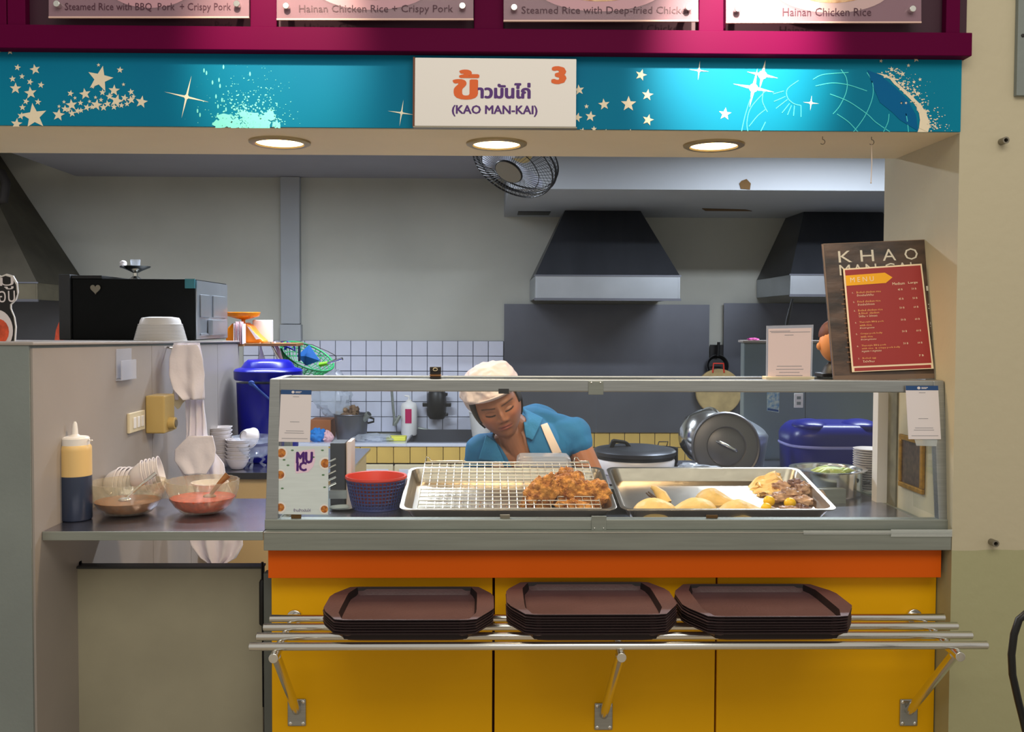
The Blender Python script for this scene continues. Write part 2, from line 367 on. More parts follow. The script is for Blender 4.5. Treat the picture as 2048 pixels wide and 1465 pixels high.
# right column with two tone paint
col = bpy.data.materials.new('two_tone_column_paint'); col.use_nodes = True
nt = col.node_tree; bs = nt.nodes['Principled BSDF']; bs.inputs['Roughness'].default_value = .6
tc = nt.nodes.new('ShaderNodeTexCoord'); sx = nt.nodes.new('ShaderNodeSeparateXYZ'); nt.links.new(tc.outputs['Object'], sx.inputs[0])
nz_ = nt.nodes.new('ShaderNodeTexNoise'); nz_.inputs['Scale'].default_value = 9; nt.links.new(tc.outputs['Object'], nz_.inputs['Vector'])
ad = nt.nodes.new('ShaderNodeMath'); ad.operation = 'MULTIPLY_ADD'; ad.inputs[1].default_value = .012; nt.links.new(nz_.outputs['Fac'], ad.inputs[0]); nt.links.new(sx.outputs[2], ad.inputs[2])
gt = nt.nodes.new('ShaderNodeMath'); gt.operation = 'GREATER_THAN'; gt.inputs[1].default_value = Z(1101, 2.6, 1970)+.006; nt.links.new(ad.outputs[0], gt.inputs[0])
mc = nt.nodes.new('ShaderNodeMix'); mc.data_type = 'RGBA'; nt.links.new(gt.outputs[0], mc.inputs[0])
mc.inputs[6].default_value = (*lin((168, 166, 128)), 1); mc.inputs[7].default_value = (*lin((190, 181, 154)), 1)
nt.links.new(mc.outputs[2], bs.inputs['Base Color'])
bp = nt.nodes.new('ShaderNodeBump'); bp.inputs['Strength'].default_value = .15; bp.inputs['Distance'].default_value = .01
nz2 = nt.nodes.new('ShaderNodeTexNoise'); nz2.inputs['Scale'].default_value = 30; nt.links.new(tc.outputs['Object'], nz2.inputs['Vector']); nt.links.new(nz2.outputs['Fac'], bp.inputs['Height']); nt.links.new(bp.outputs[0], bs.inputs['Normal'])
wr = struct(B(1.293, 2.6, 2.60, 3.09, 0, 3.1).build('wall_right', col))
# low partition on the left, top tilted towards the back to fit image pixels
XP = -1.2205
za, zc = Z(688, 2.55, 60), Z(683.5, 4.68, 465)
wl = MB().hexa([(-2.4, 2.55, 0), (XP, 2.55, 0), (XP, 4.68, 0), (-2.4, 4.68, 0)], [(-2.4, 2.55, za), (XP, 2.55, za), (XP, 4.68, zc), (-2.4, 4.68, zc)]).build('wall_left', 'greypaint')
struct(wl)
def ztop(y): return za+(zc-za)*(y-2.55)/(4.68-2.55)
ys = [2.556, 3.46, 3.90, 4.30, 4.675]
for a, b in zip(ys[:-1], ys[1:]):
    MB().hexa([(XP, a+.0015, .02), (XP+.006, a+.0015, .02), (XP+.006, b-.0015, .02), (XP, b-.0015, .02)], [(XP, a+.0015, ztop(a)-.012), (XP+.006, a+.0015, ztop(a)-.012), (XP+.006, b-.0015, ztop(b)-.012), (XP, b-.0015, ztop(b)-.012)]).build('panel', 'greypanel', wl)
MB().hexa([(-2.4, 2.545, za-.004), (XP+.014, 2.545, za-.004), (XP+.014, 4.69, zc-.004), (-2.4, 4.69, zc-.004)], [(-2.4, 2.545, za+.004), (XP+.014, 2.545, za+.004), (XP+.014, 4.69, zc+.004), (-2.4, 4.69, zc+.004)]).build('capping', 'greypanel', wl, bevel=.002)
# low partition on the right at the back of the stall
x0 = X(1487, 4.6); zr = Z(684, 4.6, 1600)
wr2 = struct(B(x0, 4.1, 4.6, 4.66, 0, zr).build('wall_right_low', 'greypaint'))
for a, b in ((x0, X(1610, 4.6)), (X(1610, 4.6), 2.6)):
    B(a+.0015, b-.0015, 4.594, 4.6, .02, zr-.012).build('panel', 'greyblue', wr2)
B(x0-.01, 4.1, 4.585, 4.675, zr-.004, zr+.006).build('capping', 'greypanel', wr2)
# white door post and grimy strip on the right jamb
struct(B(1.255, 1.2925, 3.02, 3.06, 0.902, Z(783, 3.03, 1770)).build('trim_1', 'white'))
struct(B(1.287, 1.2929, 2.955, 3.018, .902, 1.35).build('trim_2', mat('grimy_strip', (112, 108, 88), .7, var=.4, vscale=14)))
# ================================================================== MENU FRAME AND BANNER
mf = thing('menu_board_frame', 'magenta painted timber frame that holds the menu boards above the blue banner', 'frame', (-.1, 2.56, Z(104, 2.56)))
zf0, zf1 = Z(104, 2.555), Z(57, 2.555)
B(-2.4, 1.30, 2.555, 2.60, zf0, zf1).build('bottom_rail', 'purple', mf, bevel=.002)
B(-2.4, 1.30, 2.588, 2.60, zf1, 3.0).build('back_panel', 'purple_dark', mf)
for a, b in ((-20, 12), (14, 50), (500, 553), (948, 1007), (1398, 1452), (1893, 1921)):
    B(X(a, 2.56, 50), X(b, 2.56, 50), 2.562, 2.588, zf1, 3.0).build('mullion', 'purple', mf, bevel=.002)
bt, bb = Z(104, 2.59)+.02, ZB
bn = thing('printed_banner', 'long cyan blue banner printed with stars and a globe under the magenta frame', 'banner', (-.1, 2.6, ZB))
B(-2.4, 1.291, 2.592, 2.60, bb+.002, zf0-.0005).build('film', 'blue', bn)
def star(cx, cy, r, rot=0, inner=.42): return [(cx+(r if i % 2 == 0 else r*inner)*math.sin(rot+i*PI/5), cy-(r if i % 2 == 0 else r*inner)*math.cos(rot+i*PI/5)) for i in range(10)]
YB = 2.5915; yb = [0]
def pp(mb, pts):      # polygon printed on the banner; star polygons fanned from their centre
    yb[0] = (yb[0]+1) % 12; D = YB-.00006*yb[0]
    pts = [(x, min(y, 253.5+11.2*x/1915)) for x, y in pts]
    vs = [at(x, y, D) for x, y in pts]; cx = sum(p[0] for p in pts)/len(pts); cy = sum(p[1] for p in pts)/len(pts)
    c = at(cx, cy, D); n = len(vs); mb.add(vs+[c], [(i, (i+1) % n, n) for i in range(n)])
st = MB()
S_ = [(70, 139, 11), (35, 135, 7), (44, 153, 6), (25, 158, 7), (60, 164, 7), (82, 170, 7), (31, 177, 12), (61, 186, 13), (52, 203, 7), (76, 204, 7), (45, 215, 7), (68, 233, 27), (42, 232, 8), (33, 248, 12), (20, 103, 7), (3, 100, 5),
 (200, 158, 27), (240, 140, 7), (197, 130, 4), (170, 188, 12), (141, 187, 7), (228, 181, 12), (247, 169, 4), (262, 184, 7), (283, 204, 13), (205, 185, 7), (219, 193, 8), (233, 202, 14), (193, 210, 12), (161, 206, 6), (143, 210, 12), (174, 215, 8), (117, 230, 13), (130, 218, 8), (144, 227, 8), (155, 222, 7), (118, 213, 4), (128, 204, 4), (150, 196, 4), (186, 174, 4), (191, 195, 4), (207, 215, 8), (215, 208, 8), (249, 196, 8), (243, 211, 6), (254, 208, 6), (262, 200, 9), (267, 193, 5), (228, 214, 7), (162, 221, 6), (179, 203, 4), (137, 220, 6), (202, 200, 5), (184, 214, 6),
 (1282, 150, 12), (1295, 190, 12), (1257, 208, 16), (1208, 209, 12), (1296, 240, 12), (1181, 233, 11), (1173, 213, 5), (1158, 180, 11), (1155, 235, 10), (1450, 228, 13), (1188, 258, 6), (1140, 258, 8), (1165, 262, 7), (1212, 262, 4), (1261, 263, 5),
 (1832, 118, 7), (1762, 122, 4), (1817, 131, 4), (1783, 138, 5), (1805, 148, 6), (1806, 167, 5), (1828, 164, 4), (1840, 159, 4), (1816, 177, 4), (1835, 188, 6), (1829, 180, 4), (1803, 206, 4), (1812, 206, 3), (1841, 213, 6), (1850, 224, 7)]
for i, (x, y, r) in enumerate(S_):
    q = MB(); pp(q, star(x, y, r, (i*.37) % .5-.2)); q.build('star', 'starink', bn, merge=False)
band = [(1753, 146), (1763, 150), (1772, 155), (1780, 158), (1788, 168), (1800, 178), (1812, 190), (1822, 200), (1832, 212), (1838, 226), (1840, 240), (1838, 256), (1835, 265), (1856, 265), (1860, 252), (1856, 236), (1850, 222), (1842, 210), (1832, 200), (1818, 186), (1806, 176), (1794, 166), (1786, 156), (1776, 152), (1766, 148)]
hn = 12
for i in range(hn):
    a, b, c, d = band[i], band[i+1], band[-2-i], band[-1-i]; pp(st, [a, b, c, d])
st.build('crescent_print', 'starink', bn, merge=False); st = MB()
for i in range(230):
    t = random.random(); bx = 1762+98*t**.8; by = 150+112*t**1.3; e = abs(random.gauss(0, 1)); r = random.uniform(.5, 1.8)*(1.2-.3*min(e, 3))
    x = bx+e*(13+10*t); y = by-e*9*(1-t)+random.uniform(-5, 5)
    if x < 1905 and 108 < y < 262 and r > .3: pp(st, ell(x, y, r*1.5, r, 6))
tag(st.build('speckle_print', 'starink', bn, merge=False), kind='stuff')
sp = MB()
for i in range(620):
    a = random.uniform(-PI*.98, -.02*PI); R0 = abs(random.gauss(0, .42)); x = 497+math.cos(a)*R0*120; y = 258+math.sin(a)*R0*135
    r = random.uniform(.6, 2.2)*max(.3, 1.3-R0)
    if 130 < y < 256: pp(sp, [(x+r*random.uniform(.6, 1.6)*math.cos(q), y+r*random.uniform(.6, 1.4)*math.sin(q)) for q in (0, 1, 2, 3.1, 4, 5)])
for x, y, r in ((450, 240, 18), (470, 247, 14), (500, 238, 18), (523, 245, 20), (540, 230, 13), (487, 229, 9), (438, 250, 13), (512, 252, 20), (553, 250, 10)):
    pp(sp, [(x+r*random.uniform(.5, 1.15)*math.cos(q*.35), min(256.5, y+r*random.uniform(.5, 1.1)*math.sin(q*.35))) for q in range(18)])
for x, y in ((413, 146), (408, 141), (438, 160), (440, 172), (432, 193), (444, 200), (436, 213), (452, 219), (400, 230), (395, 222), (500, 148), (425, 165), (447, 134)): pp(sp, ell(x, y, 1.6, 4.5, 8))
tag(sp.build('splash_print', 'cyanink', bn, merge=False), kind='stuff')
sk = MB()
def sparkle(x, y, L, w_, rot):
    for k in range(4):
        a = rot+k*PI/2; l = L*(1 if k % 2 == 0 else .95)
        pp(sk, [(x+w_*math.cos(a-PI/2), y+w_*math.sin(a-PI/2)), (x+l*math.cos(a), y+l*math.sin(a)), (x+w_*math.cos(a+PI/2), y+w_*math.sin(a+PI/2)), (x-w_*math.cos(a), y-w_*math.sin(a))])
    pp(sk, ell(x, y, w_*2.2, w_*2.2, 14))
sk_m = mat('sparkle_ink', (246, 240, 214), .5)
for a in ((373, 194, 46, 2.2, .23), (803, 226, 28, 1.6, .15), (1507, 176, 42, 4, .2), (1525, 150, 32, 4, .2), (1398, 141, 20, 1.6, .1), (1622, 206, 16, 1.6, .1)): 
    sk = MB(); sparkle(*a); sk.build('sparkle', sk_m, bn, merge=False)
gl = MB()
def stroke(pts, w_=.9):
    for a, b in zip(pts[:-1], pts[1:]):
        d = V3((b[0]-a[0], b[1]-a[1], 0)); l = d.length
        if l < .01: continue
        n_ = V3((-d.y, d.x, 0))/l*w_; pp(gl, [(a[0]+n_.x, a[1]+n_.y), (b[0]+n_.x, b[1]+n_.y), (b[0]-n_.x, b[1]-n_.y), (a[0]-n_.x, a[1]-n_.y)])
def arc(cx, cy, rx, ry, a0, a1, rot=0, n=22):
    o = []
    for i in range(n+1):
        a = math.radians(a0+(a1-a0)*i/n); x, y = rx*math.cos(a), ry*math.sin(a); c, s = math.cos(rot), math.sin(rot); q = (cx+x*c-y*s, cy+x*s+y*c)
        if 135 < q[1] < 264: o.append(q)
    return o
def smooth_line(P):
    o = []
    for i in range(len(P)-1):
        p0 = P[max(0, i-1)]; p1 = P[i]; p2 = P[i+1]; p3 = P[min(len(P)-1, i+2)]
        for k_ in range(6):
            t = k_/6; o.append(tuple(.5*((2*p1[c])+(-p0[c]+p2[c])*t+(2*p0[c]-5*p1[c]+4*p2[c]-p3[c])*t*t+(-p0[c]+3*p1[c]-3*p2[c]+p3[c])*t**3) for c in (0, 1)))
    return o+[P[-1]]
db_m = MB(); pp(db_m, [(1735, 140), (1760, 150), (1790, 175), (1815, 200), (1832, 230), (1836, 262), (1800, 240), (1785, 225), (1760, 205), (1745, 170)]); db_m.build('ocean_print', mat('deep_blue_ink', (0, 96, 150), .55, spec=.12), bn, merge=False)
for L_ in ([(1483, 264), (1490, 232), (1502, 195), (1515, 174)], [(1496, 264), (1494, 244), (1502, 215), (1531, 182)], [(1498, 253), (1515, 232), (1531, 219)], [(1521, 264), (1531, 244)], [(1527, 182), (1525, 203), (1535, 224)],
 [(1597, 161), (1575, 178), (1575, 195), (1587, 207), (1602, 211)], [(1546, 188), (1568, 182)], [(1548, 203), (1571, 193)], [(1552, 217), (1575, 199)], [(1564, 226), (1579, 207)], [(1575, 230), (1583, 211)], [(1587, 232), (1589, 211)], [(1602, 234), (1602, 211)],
 [(1626, 159), (1647, 149), (1697, 145)], [(1631, 172), (1664, 166), (1697, 170), (1734, 182)], [(1660, 188), (1697, 203), (1734, 228), (1751, 244), (1780, 264)], [(1682, 139), (1693, 157), (1693, 182), (1680, 211), (1666, 228)],
 [(1734, 145), (1745, 166), (1745, 195), (1730, 232), (1707, 264)], [(1674, 228), (1697, 244), (1716, 264)], [(1778, 228), (1776, 244), (1767, 264)], [(1805, 207), (1813, 232), (1817, 264)]): stroke(smooth_line(L_), .75)
gl.build('globe_print', 'lineink', bn, merge=False)
# stall sign
sg = thing('stall_sign', 'white oblong stall sign reading KAO MAN-KAI with orange number 3', 'sign', at(990, 254, 2.575))
sh = psheet([(830, 115), (1153, 118), (1152, 254), (829, 252)], 2.562)
mb = MB(); sh.slab(mb, 0, 1, 0, 1, -.020, 0); mb.build('board', 'white', sg, bevel=.0015)
mb = MB(); sh.slab(mb, -.012, -.001, -.01, 1.01, -.028, -.002); mb.build('edge_strip', 'brown', sg)
mb = MB(); sh.slab(mb, -.008, 1.006, 1.001, 1.02, -.026, 0); mb.build('edge_strip', 'silver', sg)
def U(px): return (px-830)/323.
def Vv(py): return (py-116)/137.
mb = MB(); sh.text(mb, 'ข้', U(909), U(955), Vv(141), Vv(198), .0006, bold=.018); mb.build('orange_letter', 'orangeink', sg, merge=False); mb = MB(); sh.text(mb, '3', U(1107), U(1129), Vv(133), Vv(165), .0006, bold=.035); mb.build('stall_number', 'orangeink', sg, merge=False)
mb = MB(); sh.text(mb, 'าวมันไก่', U(955), U(1060), Vv(166), Vv(196), .0006, bold=.024); sh.text(mb, '(KAO MAN-KAI)', U(905), U(1075), Vv(211), Vv(233), .0006, bold=.016); mb.build('purple_lettering', 'purpleink', sg, merge=False)
# acrylic menu boards on stand-offs
food = ['hint']
for i, (x0_, x1_, yb_, txt, tx0, tx1, lab, pc) in enumerate((
    (97, 498, 36, 'Steamed Rice with BBQ  Pork  + Crispy Pork', 130, 462, 'acrylic menu board captioned Steamed Rice with BBQ Pork + Crispy Pork', (260, 470, .5)),
    (553, 947, 40, 'Hainan Chicken Rice + Crispy Pork', 598, 906, 'acrylic menu board captioned Hainan Chicken Rice + Crispy Pork', (740, 160, .5)),
    (1007, 1397, 43, 'Steamed Rice with Deep-fried Chicken', 1043, 1382, 'acrylic menu board captioned Steamed Rice with Deep-fried Chicken', (1200, 150, .5)),
    (1452, 1843, 46, 'Hainan Chicken Rice', 1565, 1742, 'acrylic menu board captioned Hainan Chicken Rice', (1665, 118, .5)))):
    t = thing('menu_board', lab, 'menu board', at((x0_+x1_)/2, yb_, 2.545), 'acrylic menu boards in the magenta frame')
    s_ = psheet([(x0_, yb_-260), (x1_, yb_-260), (x1_, yb_), (x0_, yb_)], 2.54)
    mb = MB(); s_.slab(mb, 0, 1, 0, 1, -.006, 0); mb.build('acrylic_sheet', 'acry', t, bevel=.001)
    mb = MB(); s_.slab(mb, 0, 1, .988, 1.0, -.0065, .0005); mb.build('painted_lit_edge', mat('lit_acrylic_edge', (214, 180, 168), .4), t)  # light caught by the bottom edge, painted as a pale strip
    f_ = lambda px, py: ((px-x0_)/(x1_-x0_), (py-(yb_-260))/260.)
    cx = {0: 300, 1: 745, 2: 1200, 3: 1665}[i]; rx = {0: 90, 1: 120, 2: 130, 3: 118}[i]
    mb = MB(); s_.poly(mb, [f_(*q) for q in ell(cx, yb_-70, rx, 50, 40)], .0005); mb.build('plate_print', 'plate2' if i == 3 else 'plate', t, merge=False)
    mb = MB(); s_.poly(mb, [f_(*q) for q in ell(cx, yb_-76, rx*.72, 36, 30)], .001); mb.build('rice_print', mat('rice_print', (226, 190, 150), .5, rgb2=(170, 110, 70), vscale=40), t, merge=False)
    mb = MB(); s_.text(mb, txt, *[f_(tx0, 0)[0], f_(tx1, 0)[0]], f_(0, yb_-30)[1], f_(0, yb_-11 if 'p' in txt else yb_-14)[1], .0014, bold=.004); mb.build('caption_lettering', mat('plum_ink', (66, 22, 44), .5), t, merge=False)
    for px in (x0_+21, x1_-22):
        a = at(px, yb_-25, 2.54); mb = MB(); mb.cyl(a+V3((0, -.016, 0)), a+V3((0, .047, 0)), .0085, n=18); mb.build('standoff', 'chrome', t, smooth=40, bevel=.001)
# downlights
def downlight(x, lab):
    t = thing('downlight', lab, 'ceiling light', (x, 2.79, ZB), 'round downlights in the cream soffit')
    mb = MB(); mb.lathe([(.066, -.001), (.070, -.008), (.080, -.009), (.088, -.005), (.089, 0)], (x, 2.79, ZB), 40); mb.build('trim_ring', 'ring', t, smooth=50)
    mb = MB(); mb.solid([(.069, -.0005), (.069, -.003), (.05, -.006), (.02, -.0075)], (x, 2.79, ZB), 40); mb.build('diffuser', 'lamp', t, smooth=60)
downlight(-.604, 'round warm downlight left of the stall sign'); downlight(.026, 'round warm downlight directly below the stall sign'); downlight(.662, 'round warm downlight right of the stall sign')
for px, lab in ((1645, 'bare little screw hook in the soffit'), (1743, 'little screw hook in the soffit that holds a hanging thread')):
    a = at(px, 277, 2.66); a.z = ZB; mb = MB(); mb.tube([a, a+V3((0, 0, -.008))]+[a+V3((.007*math.sin(q*.5), 0, -.015+.007*math.cos(q*.5))) for q in range(0, 9)], .0011, 6)
    tag(mb.build('screw_hook', 'silver', loc=a, smooth=60), lab, 'hook')
a = at(1743, 286, 2.66); b = at(1742, 366, 2.66)
mb = MB(); mb.tube([a, (a+b)/2+V3((.0015, 0, 0)), b], .0012, 6); mb.sphere(b, .0022, 8, 6); tag(mb.build('thread', 'strap', loc=a, smooth=60), 'thin pale thread hanging from a hook in the soffit', 'thread')
# ================================================================== SERVING COUNTER
XL, XR = X(527, 2.6, 1080), X(1903, 2.6, 1080)
zs1, zs0, zo0 = Z(1064, 2.6), Z(1102, 2.6), Z(1157, 2.63)
ct = thing('serving_counter', 'serving counter with steel top, orange fascia and yellow front panels', 'counter', ((XL+XR)/2, 2.9, 0))
B(XL, XR, 2.60, 3.33, zs0, zs1).build('worktop', 'steelface', ct, bevel=.002)
B(XL+.001, XR-.001, 2.5975, 2.5998, zs1-.003, zs1-.0004).build('edge_highlight', 'chrome', ct)  # chrome strip added for the highlight along the worktop lip
B(XL+.03, XR-.02, 2.66, 3.30, zs1+.0004, zs1+.0016).build('inner_deck', 'darksteel', ct)
B(XL+.005, XR-.012, 2.632, 2.70, zo0, zs0-.0005).build('orange_fascia', 'orange', ct, bevel=.001)
B(XL+.012, XR-.01, 2.70, 3.28, .02, zo0+.03).build('carcass', 'gap', ct)
for a, b in ((543.5, 984.5), (989.5, 1430), (1434, 1870)):
    B(X(a, 2.68, 1300), X(b, 2.68, 1300), 2.68, 2.70, .08, zo0-.0005).build('front_panel', 'yellow', ct, bevel=.001)
B(X(528, 2.684, 1300), X(543, 2.68, 1300), 2.684, 2.72, .0, zo0-.0005).build('end_post', mat('dark_grey_post', (84, 88, 84), .6), ct)
B(X(1870.5, 2.68, 1300), 1.2925, 2.69, 2.72, .0, zo0-.0005).build('end_post', 'green', ct)
mb = MB(); mb.box(X(1610, 2.6), XR-.002, 2.596, 2.60, zs1-.007, zs1+.003); mb.build('clear_tape', 'tape', ct)
mb = MB(); mb.box(X(1785, 2.6), XR-.001, 2.5945, 2.596, zs1-.013, zs1+.007); mb.build('clear_tape', 'tape', ct)
# display case: leaning front frame
zt_ = Z(759, 2.66); dz = .030
dc = thing('display_case', 'glass fronted display case with brushed steel frame on the serving counter', 'display case', ((XL+XR)/2, 2.75, zs1))
bl = (X(530, 2.63, 1050), X(556, 2.63, 1050)); br = (X(1878, 2.63, 1050), X(1903, 2.63, 1050)); tl_ = (X(540, 2.66, 770), X(560, 2.66, 770)); tr_ = (X(1866, 2.66, 770), X(1887, 2.66, 770))
B(bl[0], br[1]-.004, 2.625, 2.66, zs1, Z(1039, 2.63)).build('bottom_rail', 'steelface', dc, bevel=.002)
B(tl_[0], tr_[1], 2.66, 2.69, Z(784, 2.66), zt_).build('top_rail', 'steel', dc, bevel=.003)
for (a, b), (c, d) in ((bl, tl_), (br, tr_)):
    MB().hexa([(a, 2.628, zs1), (b, 2.628, zs1), (b, 2.655, zs1), (a, 2.655, zs1)], [(c, 2.658, zt_-.001), (d, 2.658, zt_-.001), (d, 2.688, zt_-.001), (c, 2.688, zt_-.001)]).build('corner_post', 'steel', dc, bevel=.002)
for c in (tl_[0], tr_[1]-.022):
    B(c, c+.022, 2.69, 2.86, zt_-.022, zt_-.001).build('side_rail', 'steel', dc, bevel=.002)
    if c < 0: B(c, c+.022, 2.84, 2.86, zs1, zt_-.022).build('rear_post', 'steel', dc, bevel=.002)
B(tl_[0]+.022, tr_[1]-.022, 2.842, 2.86, zt_-.014, zt_-.001).build('rear_rail', 'steel', dc, bevel=.002)
B(tl_[0]+.02, tr_[1]-.02, 2.688, 2.845, zt_-.008, zt_-.003).build('top_glass', 'pane', dc)
xm = X(1195, 2.64)
for a, b, c, d in ((bl[1], xm, tl_[1], xm), (xm, br[0], xm, tr_[0])):
    MB().hexa([(a, 2.646, Z(1040, 2.63)), (b, 2.646, Z(1040, 2.63)), (b, 2.650, Z(1040, 2.63)), (a, 2.650, Z(1040, 2.63))], [(c, 2.674, zt_-.03), (d, 2.674, zt_-.03), (d, 2.678, zt_-.03), (c, 2.678, zt_-.03)]).build('front_glass', 'pane', dc)
for s_ in (0, 1):
    xa = (bl[0]+.008, tl_[0]+.008) if s_ == 0 else (br[1]-.012, tr_[1]-.010)
    MB().hexa([(xa[0], 2.655, zs1), (xa[0]+.004, 2.655, zs1), (xa[0]+.004, 2.842, zs1), (xa[0], 2.842, zs1)], [(xa[1], 2.688, zt_-.022), (xa[1]+.004, 2.688, zt_-.022), (xa[1]+.004, 2.842, zt_-.022), (xa[1], 2.842, zt_-.022)]).build('side_glass', 'pane', dc)
for (a, b, c, d, D, m_, nm) in ((1177, 1207, 763, 790, 2.656, 'steelface', 'glass_clamp'), (1183, 1213, 1033, 1061, 2.622, 'steelface', 'glass_clamp'), (997, 1018, 778, 788, 2.657, 'darkgrey', 'clip'), (1000, 1020, 1030, 1038, 2.64, 'silver', 'clip'), (1413, 1436, 1031, 1037, 2.64, 'rust', 'clip'), (582, 602, 1030, 1038, 2.64, 'rust', 'clip')):
    p = B(X(a, D, c), X(b, D, c), D, D+.006, Z(d, D, a), Z(c, D, a)).build(nm, m_, dc, bevel=.001)
    if nm == 'glass_clamp':
        for q in (a+6, b-6):
            s0 = at(q, c+3 if c < 900 else d-4, D); mb = MB(); mb.sphere(s0, .0028, 10, 6); mb.build('screw', 'chrome', p, smooth=60)
# rear support bar for the food trays
sb = B(X(800, 3.02), X(1690, 3.02), 3.00, 3.03, zs1+.0017, zs1+.048).build('rear_support_bar', 'steelface', dc)
# tray slide
zr_ = Z(1293, 2.36); ts = thing('tray_slide', 'tubular steel tray slide bolted to the yellow counter front', 'tray rail', (.34, 2.68, .3))
rx0, rx1 = X(498, 2.36, 1295), X(1975, 2.36, 1293)
for y in (2.36, 2.436, 2.512, 2.586):
    mb = MB(); mb.tube([(rx0, y, zr_), (rx0+.002, y, zr_), (rx1-.002, y, zr_), (rx1, y, zr_)], [.008, .0102, .0102, .008], 20); mb.build('rail_tube', 'chrome', ts, smooth=60)
for px, fx, sxx, syy in ((547, 590, 592, 1430), (1243, 1225, 1208, 1438), (1920, 1826, 1821, 1430)):
    xa = X(px, 2.345, 1313); xb = X(fx, 2.68, 1235); za_ = zr_-.0245
    xa = xa if px != 1920 else xa
    mb = MB(); mb.cyl((xa, 2.342, za_), (xb, 2.68, za_), .012, n=20); mb.build('cross_arm', 'chrome', ts, smooth=60, bevel=.001)
    mb = MB()
    for y in (2.36, 2.436, 2.512, 2.586):
        xx = xa+(xb-xa)*(y-2.342)/.338; mb.cyl((xx, y, za_+.008), (xx, y, zr_-.008), .006, n=10)
    mb.build('saddle', 'chrome', ts)
    mb = MB(); mb.cyl((xb, 2.668, za_), (xb, 2.68, za_), .022, n=24); mb.build('wall_flange', 'chrome', ts, smooth=40, bevel=.002)
    p = at(sxx, syy, 2.665); xq = xa+(xb-xa)*.12
    mb = MB(); mb.cyl((xq, 2.38, za_-.006), (p.x, 2.672, p.z+.008), .0125, n=20); mb.build('strut', 'chrome', ts, smooth=60)
    pl = B(p.x-.026, p.x+.026, 2.674, 2.68, p.z-.038, p.z+.04).build('fixing_plate', 'steel', ts, bevel=.003)
    for dx in (-.018, .018):
        for dz_ in (-.03, .032):
            mb = MB(); mb.sphere((p.x+dx, 2.674, p.z+dz_), (.0055, .002, .0055), 10, 6); mb.build('bolt', 'chrome', pl, smooth=60)
# serving trays
def rrect(wx, wy, ch, n=5, r=None):       # rounded corner outline
    o = []; r = ch
    for cx, cy, a0 in ((wx-r, wy-r, 0), (-wx+r, wy-r, 90), (-wx+r, -wy+r, 180), (wx-r, -wy+r, 270)):
        for i in range(n+1):
            a = math.radians(a0+90*i/n); o.append((cx+r*math.cos(a), cy+r*math.sin(a)))
    return o
def make_tray(c, lab, grp):
    c = V3(c); t = thing('serving_tray', lab, 'tray', c, grp)
    W, Dp = .2215, .150
    outer = [(W, .055), (W-.008, .085), (W-.042, Dp-.004), (W-.066, Dp), (-W+.066, Dp), (-W+.042, Dp-.004), (-W+.008, .085), (-W, .055), (-W, -.045), (-W+.010, -.078), (-W+.044, -Dp+.006), (-W+.068, -Dp), (W-.068, -Dp), (W-.044, -Dp+.006), (W-.010, -.078), (W, -.055)]
    inner = [(W-.045, .06), (W-.046, .09), (W-.062, Dp-.008), (W-.088, Dp-.004), (-W+.088, Dp-.004), (-W+.062, Dp-.008), (-W+.046, .09), (-W+.045, .06), (-W+.045, -.06), (-W+.046, -.09), (-W+.062, -Dp+.008), (-W+.088, -Dp+.004), (W-.088, -Dp+.004), (W-.062, -Dp+.008), (W-.046, -.09), (W-.045, -.06)]
    sc_ = lambda L, k, z: [V3((x*k[0], y*k[1], z)) for x, y in L]
    rings = [sc_(inner, (.90, .90), .0), sc_(outer, (.955, .96), .018), sc_(outer, (1, 1), .021), sc_(outer, (1, 1), .0235), sc_(inner, (1, 1), .0233), sc_(inner, (.965, .96), .0055), sc_(inner, (.95, .94), .0040)]
    n = 16; vs = [c+p for R_ in rings for p in R_]; fs = [(i*n+k, i*n+(k+1) % n, (i+1)*n+(k+1) % n, (i+1)*n+k) for i in range(6) for k in range(n)]
    fs += [tuple(range(n-1, -1, -1)), tuple(6*n+k for k in range(n))]
    mb = MB(); mb.add(vs, fs); o = mb.build('tray_body', ['tray', 'tray_shade'], t, smooth=35)
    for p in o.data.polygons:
        if abs(p.normal.z) < .55: p.material_index = 1  # steep walls get a darker brown, their shade put into the colour
    for dx in (-.12, .12):
        for dy in (-.1, .1):
            mb = MB(); mb.cyl(c+V3((dx, dy, -.0022)), c+V3((dx, dy, .001)), .008, n=10); mb.build('foot', 'tray_shade', t)
    return t
proto = None
ORDN = {0: 'bottom', 1: 'second from bottom', 2: 'third from bottom', 3: 'fourth from bottom', 4: 'fifth from bottom', 5: 'sixth from bottom', 6: 'seventh from bottom', 7: 'eighth from bottom'}
for (px, n_, nm, y0) in ((819, 6, 'left', 2.499), (1180, 8, 'middle', 2.497), (1524, 7, 'right', 2.499)):
    cx = X(px, 2.49, 1230)
    for k in range(n_):
        z = zr_+.0102+.0022+k*.0068; jx = random.uniform(-.0015, .0015)
        o_ = 'topmost' if k == n_-1 else ORDN[k]
        lab = f'dark brown plastic serving tray, {o_} of the {nm} stack on the tray rail'
        if proto is None: proto = make_tray((cx, y0, z), lab, 'brown serving trays on the tray rail')
        else: dup(proto, (cx+jx, y0+jx, z), lab)
